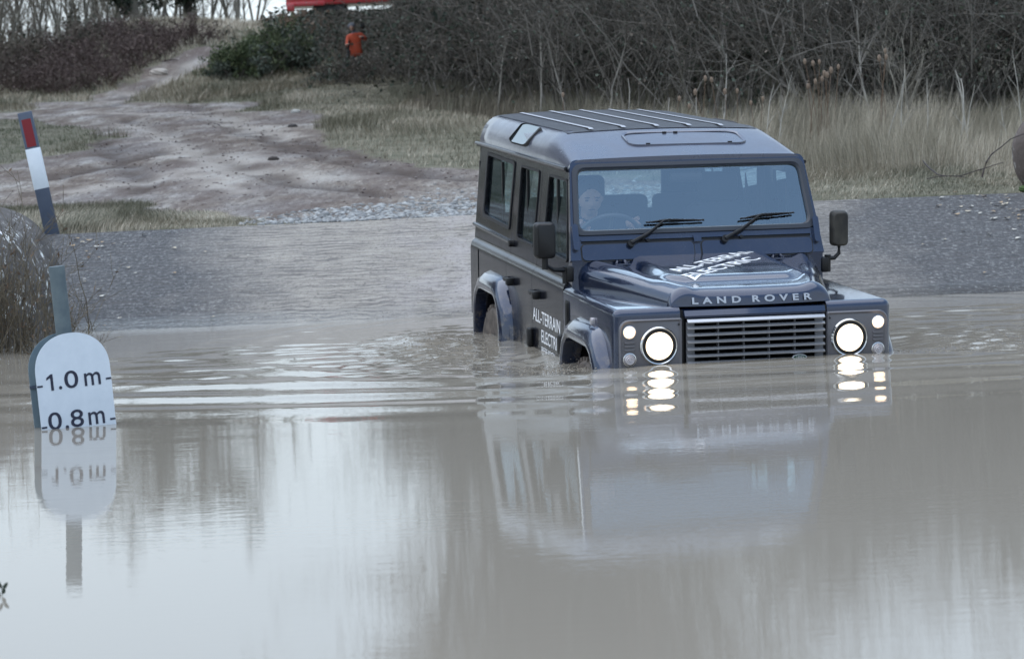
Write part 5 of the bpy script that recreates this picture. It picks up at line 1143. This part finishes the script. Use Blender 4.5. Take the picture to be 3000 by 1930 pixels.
# ------------------------------------------------------------------ stones, leaves, twigs on the ground
def stones(name, n_, fun, smin, smax, m, seed, label):
    r_ = np.random.default_rng(seed); x, y = fun(r_, n_); z = ground_z(x, y); bm = bmesh.new(); bmesh.ops.create_icosphere(bm, subdivisions=1, radius=1); bm.verts.ensure_lookup_table(); B0 = np.array([v.co[:] for v in bm.verts]); F0 = np.array([[v.index for v in f.verts] for f in bm.faces]); bm.free(); n_ = len(x)
    s_ = smin * (smax / smin) ** (r_.random(n_) ** 2.2); B_ = B0[None] * (1 + r_.normal(0, .16, (n_, len(B0), 1))); B_ = B_ * (s_[:, None] * np.column_stack([r_.uniform(.8, 1.6, n_), r_.uniform(.7, 1.2, n_), r_.uniform(.35, .7, n_)]))[:, None, :]
    a = r_.uniform(0, 6.3, n_); c, q = np.cos(a)[:, None], np.sin(a)[:, None]; X = B_[..., 0] * c - B_[..., 1] * q; Y = B_[..., 0] * q + B_[..., 1] * c; V = np.stack([X + x[:, None], Y + y[:, None], B_[..., 2] + z[:, None]], -1).reshape(-1, 3); F = (F0[None] + (np.arange(n_) * len(B0))[:, None, None]).reshape(-1, 3)
    return link(name, mesh_np(name, V, F, m), None, label, 'stones', kind='stuff')
M_STONE = wood_twig('gravel_stone', (.16, .165, .17), (.40, .41, .41)); M_CLOD = wood_twig('mud_clod', (.09, .07, .065), (.24, .21, .20))
def gz_(r_, n_):
    x = r_.uniform(-2.4, 2.2, n_); y = 24.15 + np.abs(r_.normal(0, 1.0, n_)) * (.5 + .9 * smooth(-2.4, 0, x)); k = r_.random(n_) < smooth(-2.5, -1.2, x) * .8 + .12; return x[k], y[k]
stones('gravel', 5200, gz_, .010, .042, M_STONE, 41, 'grey broken stones strewn along the top of the ramp left of the car')
def gz2(r_, n_):
    x = r_.uniform(-9, 1.5, n_); y = r_.uniform(24.6, 56, n_); k = track_mask(x, y); return x[k], y[k]
stones('mud_clods', 9000, gz2, .004, .022, [M_CLOD], 42, 'small mud clods and pebbles scattered over the wet track')
def single_stone(u, v_, sz, m, label, name='stone'):
    p = pt_ground(u, v_); o = block(name, (p[0], p[1], p[2] + sz * .3), (sz * 1.5, sz, sz * .75), m, .85, int(u), .10, label=label, cat='stone'); return o
single_stone(802, 470, .045, mat('dark_stone', (.035, .028, .025), .8), 'single dark stone lying in the middle of the muddy track')
single_stone(858, 373, .05, mat('dark_stone_b', (.05, .045, .045), .8), 'small dark stone farther up the track near the grass edge')
single_stone(465, 219, .14, mat('pale_rock', (.45, .41, .37), .8), 'pale rock lying on the hill track')
single_stone(866, 331, .06, mat('pale_rock_b', (.42, .42, .40), .8), 'small white stone at the foot of the grass mound')
M_LF = [mat('fallen_leaf_%s' % a, c, .6) for a, c in (('cream', (.46, .40, .30)), ('ochre', (.34, .24, .14)), ('pale', (.50, .48, .42)))]
lmes = []
for k in range(3):
    bm = bmesh.new(); pts = [(math.cos(a) * (1 + .14 * math.sin(3 * a + k)), math.sin(a) * .8 * (1 + .1 * math.cos(4 * a)), .12 * math.cos(2 * a)) for a in np.linspace(0, 2 * math.pi, 15)[:-1]]
    c_ = bm.verts.new((0, 0, .04)); vs = [bm.verts.new(p) for p in pts]
    for i in range(len(vs)): bm.faces.new((c_, vs[i], vs[(i + 1) % len(vs)]))
    me = bpy.data.meshes.new('fallen_leaf'); bm.to_mesh(me); bm.free(); me.materials.append(M_LF[k]); lmes.append(me)
LL = [(640, 395), (633, 412), (745, 410), (690, 428), (860, 428), (945, 442), (805, 463), (862, 462), (1040, 447), (605, 457), (718, 505), (470, 486), (740, 532), (483, 543), (820, 555), (680, 607), (1070, 640), (828, 822), (708, 737), (848, 878), (1003, 1062), (868, 1125), (1130, 686), (700, 760)]
LL = [(a / 2.8525, 560 + b / 2.8525) for a, b in LL] + [(422, 689), (510, 727), (600, 738), (728, 748), (675, 745), (510, 800), (352, 932), (622, 929)]
RL = [(2700 + a / 5.133, 350 + b / 5.133) for a, b in ((500, 1097), (305, 1178), (590, 1178), (835, 1143), (935, 1152), (960, 1193), (585, 1315), (745, 1305), (1057, 1268), (1190, 1252), (1125, 1285), (1235, 1280), (1270, 1265), (1265, 1140), (1290, 1190), (1330, 1212), (1195, 1310), (1320, 1352), (1435, 1362), (1520, 1365), (480, 1388), (533, 1427), (890, 1413), (700, 1380), (1075, 1388), (1385, 1415), (1480, 1442), (1465, 1495), (1285, 1487), (1110, 1482), (1055, 1497), (260, 1300), (420, 1305))]
RL += [(2300 + a / 2.567, 550 + b / 2.567) for a, b in ((1472, 193), (1292, 200), (1340, 322), (1198, 388), (1040, 427), (1460, 417), (1710, 497), (1505, 640), (1722, 315), (1762, 283), (1765, 208), (1755, 380), (1570, 232), (1668, 233), (1535, 350))]
rl = np.random.default_rng(12)
def ramp_pt(u, v_):
    r0 = raydir(u, v_); # ramp plane z=.15(y-20)
    k = (CAMH + 3.0 - .02) / (.15 * r0[1] - r0[2]); return np.array([0, 0, CAMH]) + r0 * k
for grp, LS in (('left', LL), ('right', RL)):
    for u, v_ in LS:
        p = ramp_pt(u, v_); k = rl.integers(0, 3); s_ = rl.uniform(.014, .026) * (1.15 if v_ < 740 else .9)
        o = link('fallen_leaf', lmes[k], None, 'pale fallen leaf on the dark concrete ramp %s of the car' % grp, 'leaf', 'fallen leaves on the ramp %s of the car' % grp); o.location = (p[0], p[1], .15 * (p[1] - 20) + .026); o.rotation_euler = (R_(8.5), rl.normal(0, .08), rl.uniform(0, 6)); o.scale = (s_, s_, s_)
def stem(name, pts, y, rad, label, m=None):
    P_ = [at_y(u, v_, y + dy) for u, v_, dy in pts]; bm = bmesh.new(); tube(bm, [tuple(p) for p in P_], [rad * (1 - .6 * i / len(P_)) for i in range(len(P_))], 6); o = finish(bm, name, m or mat('bramble_stem', (.03, .02, .022), .6), None, 80); o['label'] = label; o['category'] = 'bramble'
stem('bramble_stem', [(2877, 520, 0), (2882, 500, 0), (2890, 475, 0), (2905, 452, 0), (2932, 432, 0), (2960, 408, 0), (2990, 396, 0), (3010, 388, 0)], 24.5, .008, 'dark bramble stem arching up from the verge over the concrete roller')
stem('bramble_stem', [(2704, 472, .6), (2722, 492, .3), (2748, 512, .1), (2770, 516, 0), (2815, 516, 0), (2845, 505, .1), (2880, 495, .1), (2915, 483, .2), (2940, 476, .2)], 24.9, .007, 'dark bramble stem lying along the verge with its left end curving up')
stem('bramble_stem', [(2715, 524, 0), (2745, 518, 0), (2790, 515, .1), (2830, 520, 0)], 24.7, .005, 'thin lower bramble stem lying flat on the verge')
# ------------------------------------------------------------------ cameraman with tripod
YM = 60.0; gm = at_y(1035, 240, YM); xm_ = gm[0] + .17; zm = float(ground_z(xm_, YM))
sc_m = (at_y(1035, 68, YM)[2] - zm) / 1.76
man = empty('person', (xm_, YM, zm), 'cameraman in an orange jacket and grey hat half hidden by brambles, filming with a tripod', 'person'); man.scale = (sc_m,) * 3; man.rotation_euler = (0, R_(-7), R_(12))
VB = [(0, 0, .95), (.01, 0, 1.15), (.03, 0, 1.34), (.03, -.02, 1.48), (.0, -.03, 1.56), (-.16, -.05, 1.36), (-.24, -.16, 1.12), (-.28, -.36, 1.13), (.22, -.02, 1.36), (.33, -.10, 1.20), (.20, -.34, 1.30), (-.09, 0, .90), (-.10, -.02, .48), (-.11, .03, .08), (.09, 0, .90), (.10, -.02, .48), (.11, .03, .08), (-.12, -.10, .04), (.12, -.10, .04)]
EB = [(0, 1), (1, 2), (2, 3), (3, 4), (2, 5), (5, 6), (6, 7), (2, 8), (8, 9), (9, 10), (0, 11), (11, 12), (12, 13), (13, 17), (0, 14), (14, 15), (15, 16), (16, 18)]
skin_body('body', VB, EB, [.15, .145, .15, .07, .05, .07, .055, .035, .07, .055, .035, .09, .065, .045, .09, .065, .045, .04, .04], M_TROUS, man)
VJ = [(0, 0, .70), (0, 0, .95), (.01, 0, 1.15), (.03, 0, 1.36), (.03, -.02, 1.47), (-.17, -.05, 1.36), (-.25, -.16, 1.12), (-.28, -.30, 1.12), (.23, -.02, 1.36), (.34, -.10, 1.20), (.24, -.28, 1.28)]
skin_body('jacket', VJ, [(0, 1), (1, 2), (2, 3), (3, 4), (3, 5), (5, 6), (6, 7), (3, 8), (8, 9), (9, 10)], [(.235, .19), (.21, .18), (.20, .17), (.20, .16), .09, .088, .075, .055, .088, .075, .055], M_ORANGE, man)
bm = bmesh.new(); head_mesh(bm, (-.02, -.06, 1.64), (-.35, -.9, -.1), .10); finish(bm, 'head', M_SKIN, man, 80)
def hat(bm):
    rr_ = bmesh.ops.create_uvsphere(bm, u_segments=20, v_segments=14, radius=1)
    for v in rr_['verts']: x, y, z = v.co; v.co = Vector((-.01 + x * .112, -.03 + y * .118, 1.68 + max(z, -.35) * .105))
P(hat, 'hat', M_GREYCAP, man, 80)
for c_ in ((-.29, -.40, 1.13), (.18, -.38, 1.30)): P(lambda bm: hand(bm, c_, 1, (.7, -.3, .3)), 'hand', M_SKIN, man, 80)
tp = empty('tripod', (xm_, YM, zm), 'black tripod leaning beside the cameraman', 'tripod'); tp.scale = (sc_m,) * 3
for a_, b_ in (((-.36, -.42, .78), (-.62, -.5, .02)), ((-.34, -.40, .80), (-.42, -.75, .02)), ((-.33, -.38, .82), (-.30, -.1, .02))):
    P(lambda bm: (tube(bm, [a_, Vector(a_).lerp(Vector(b_), .55)], .040, 8), tube(bm, [Vector(a_).lerp(Vector(b_), .5), b_], .026, 8)), 'tripod_leg', M_BLACK, tp)
P(lambda bm: (tube(bm, [(-.35, -.40, .75), (-.28, -.40, 1.22)], .03, 8), bx(bm, -.35, -.25, -.47, -.35, .80, .92, .02)), 'tripod_column', M_BLACK, tp)
cm = empty('video_camera', (xm_, YM, zm), 'black video camera held at the face of the man in orange', 'camera'); cm.scale = (sc_m,) * 3
P(lambda bm: (bx(bm, .08, .20, -.46, -.06, 1.56, 1.72, .02), bx(bm, .11, .17, -.40, -.15, 1.74, 1.77, .008)), 'camera_body', M_BLACK, cm); P(lambda bm: disc(bm, (.14, -.52, 1.64), (0, 1, 0), .05, .13, 20), 'camera_lens', M_BLACK, cm)
# ------------------------------------------------------------------ red vehicle seen over the hedge
YR = 84.0; a_ = at_y(838, 22, YR); b_ = at_y(1330, 24, YR); rv = empty('red_truck', (a_[0], YR, a_[2]), 'bright red truck behind the hedge above the cameraman, only its lower edge showing', 'truck')
M_RED = paint('red_paint', (.42, .02, .03), .1, .35, .2); ln = b_[0] - a_[0]
P(lambda bm: bx(bm, .0, ln, 0, 2.2, .03, .55, .05), 'lower_body', M_RED, rv)
P(lambda bm: prism(bm, [(.35, .552), (ln, .552), (ln, 1.25), (.8, 1.25), (.5, .9)], 1, .05, 2.15, bev=.05), 'cab', M_RED, rv)
P(lambda bm: bx(bm, .0, 1.2, -.06, .02, .00, .14, .03), 'bumper', M_RED, rv); P(lambda bm: bx(bm, .02, .26, -.10, .0, -.16, .10, .04), 'front_lamp', M_RED, rv)
P(lambda bm: prism(bm, [(.9, .75), (2.0, .75), (2.0, 1.15), (1.0, 1.15)], 1, .035, .049), 'window', M_GLS, rv)
for x_ in (1.3, ln - 1.2): 
    for y_ in (.25, 1.95): P(lambda bm: disc(bm, (x_, y_, -.15), (0, 1, 0), .5, .28, 28), 'wheel', M_RUB, rv)
# ------------------------------------------------------------------ churned froth by the wheels and a sprig at the near left edge
M_FROTH = mat('froth', (.27, .24, .20), .25)
def froth(name, spots, n_, seed, label):
    r_ = np.random.default_rng(seed); k = r_.integers(0, len(spots), n_); S = np.array(spots); x = S[k, 0] + r_.normal(0, 1, n_) * S[k, 2]; y = S[k, 1] + r_.normal(0, 1, n_) * S[k, 3]; z = water_z(x, y) + np.abs(r_.normal(0, 1, n_)) * S[k, 4]
    bm = bmesh.new(); bmesh.ops.create_icosphere(bm, subdivisions=1, radius=1); B0 = np.array([v.co[:] for v in bm.verts]); F0 = np.array([[v.index for v in f.verts] for f in bm.faces]); bm.free()
    s_ = .0012 * 4 ** r_.random(n_); V = B0[None] * (s_[:, None] * np.column_stack([r_.uniform(1, 2.2, n_), r_.uniform(.8, 1.2, n_), r_.uniform(.5, 1, n_)]))[:, None, :] + np.column_stack([x, y, z])[:, None, :]
    link(name, mesh_np(name, V.reshape(-1, 3), (F0[None] + (np.arange(n_) * len(B0))[:, None, None]).reshape(-1, 3), M_FROTH, smooth_=True), None, label, 'froth', kind='stuff')
froth('froth', [(-.52, 17.45, .12, .22, .02), (-.45, 17.0, .18, .5, .006), (.12, 15.5, .12, .2, .012), (.30, 15.1, .12, .15, .006), (-.25, 16.2, .15, .5, .003)], 1000, 4, 'muddy froth and droplets churned up beside the right-hand wheels of the car')
froth('froth', [(2.55, 15.3, .25, .2, .003), (2.9, 16.0, .3, .4, .003)], 500, 5, 'specks of froth on the water at the far side of the car')
p = at_y(6, 1712, 1.0); k_ = CAMH / -(raydir(6, 1725)[2]); p = np.array([0, 0, CAMH]) + raydir(6, 1735) * k_ * .985
sg = empty('leaf_sprig', (p[0], p[1], 0), 'small dark green leafy sprig poking out of the water at the left edge', 'plant')
def lf(bm, c, d, w_):
    c, d = Vector(c), Vector(d); q = d.cross(Vector((.2, 1, .1))).normalized() * w_; pts = [c, c + d * .35 + q, c + d * .75 + q * .8, c + d, c + d * .75 - q * .8, c + d * .35 - q]; bm.faces.new([bm.verts.new(t_) for t_ in pts])
for c_, d_ in (((0, 0, .02), (-.012, 0, .028)), ((.002, 0, .018), (.016, .004, .022)), ((.0, 0, .004), (.010, .0, .018)), ((-.004, 0, .0), (-.016, .003, .016))): P(lambda bm: lf(bm, c_, d_, .006), 'leaf', M_IVY, sg)
P(lambda bm: tube(bm, [(0, 0, -.05), (0, 0, .03)], .0012, 5), 'stem', M_IVY, sg)
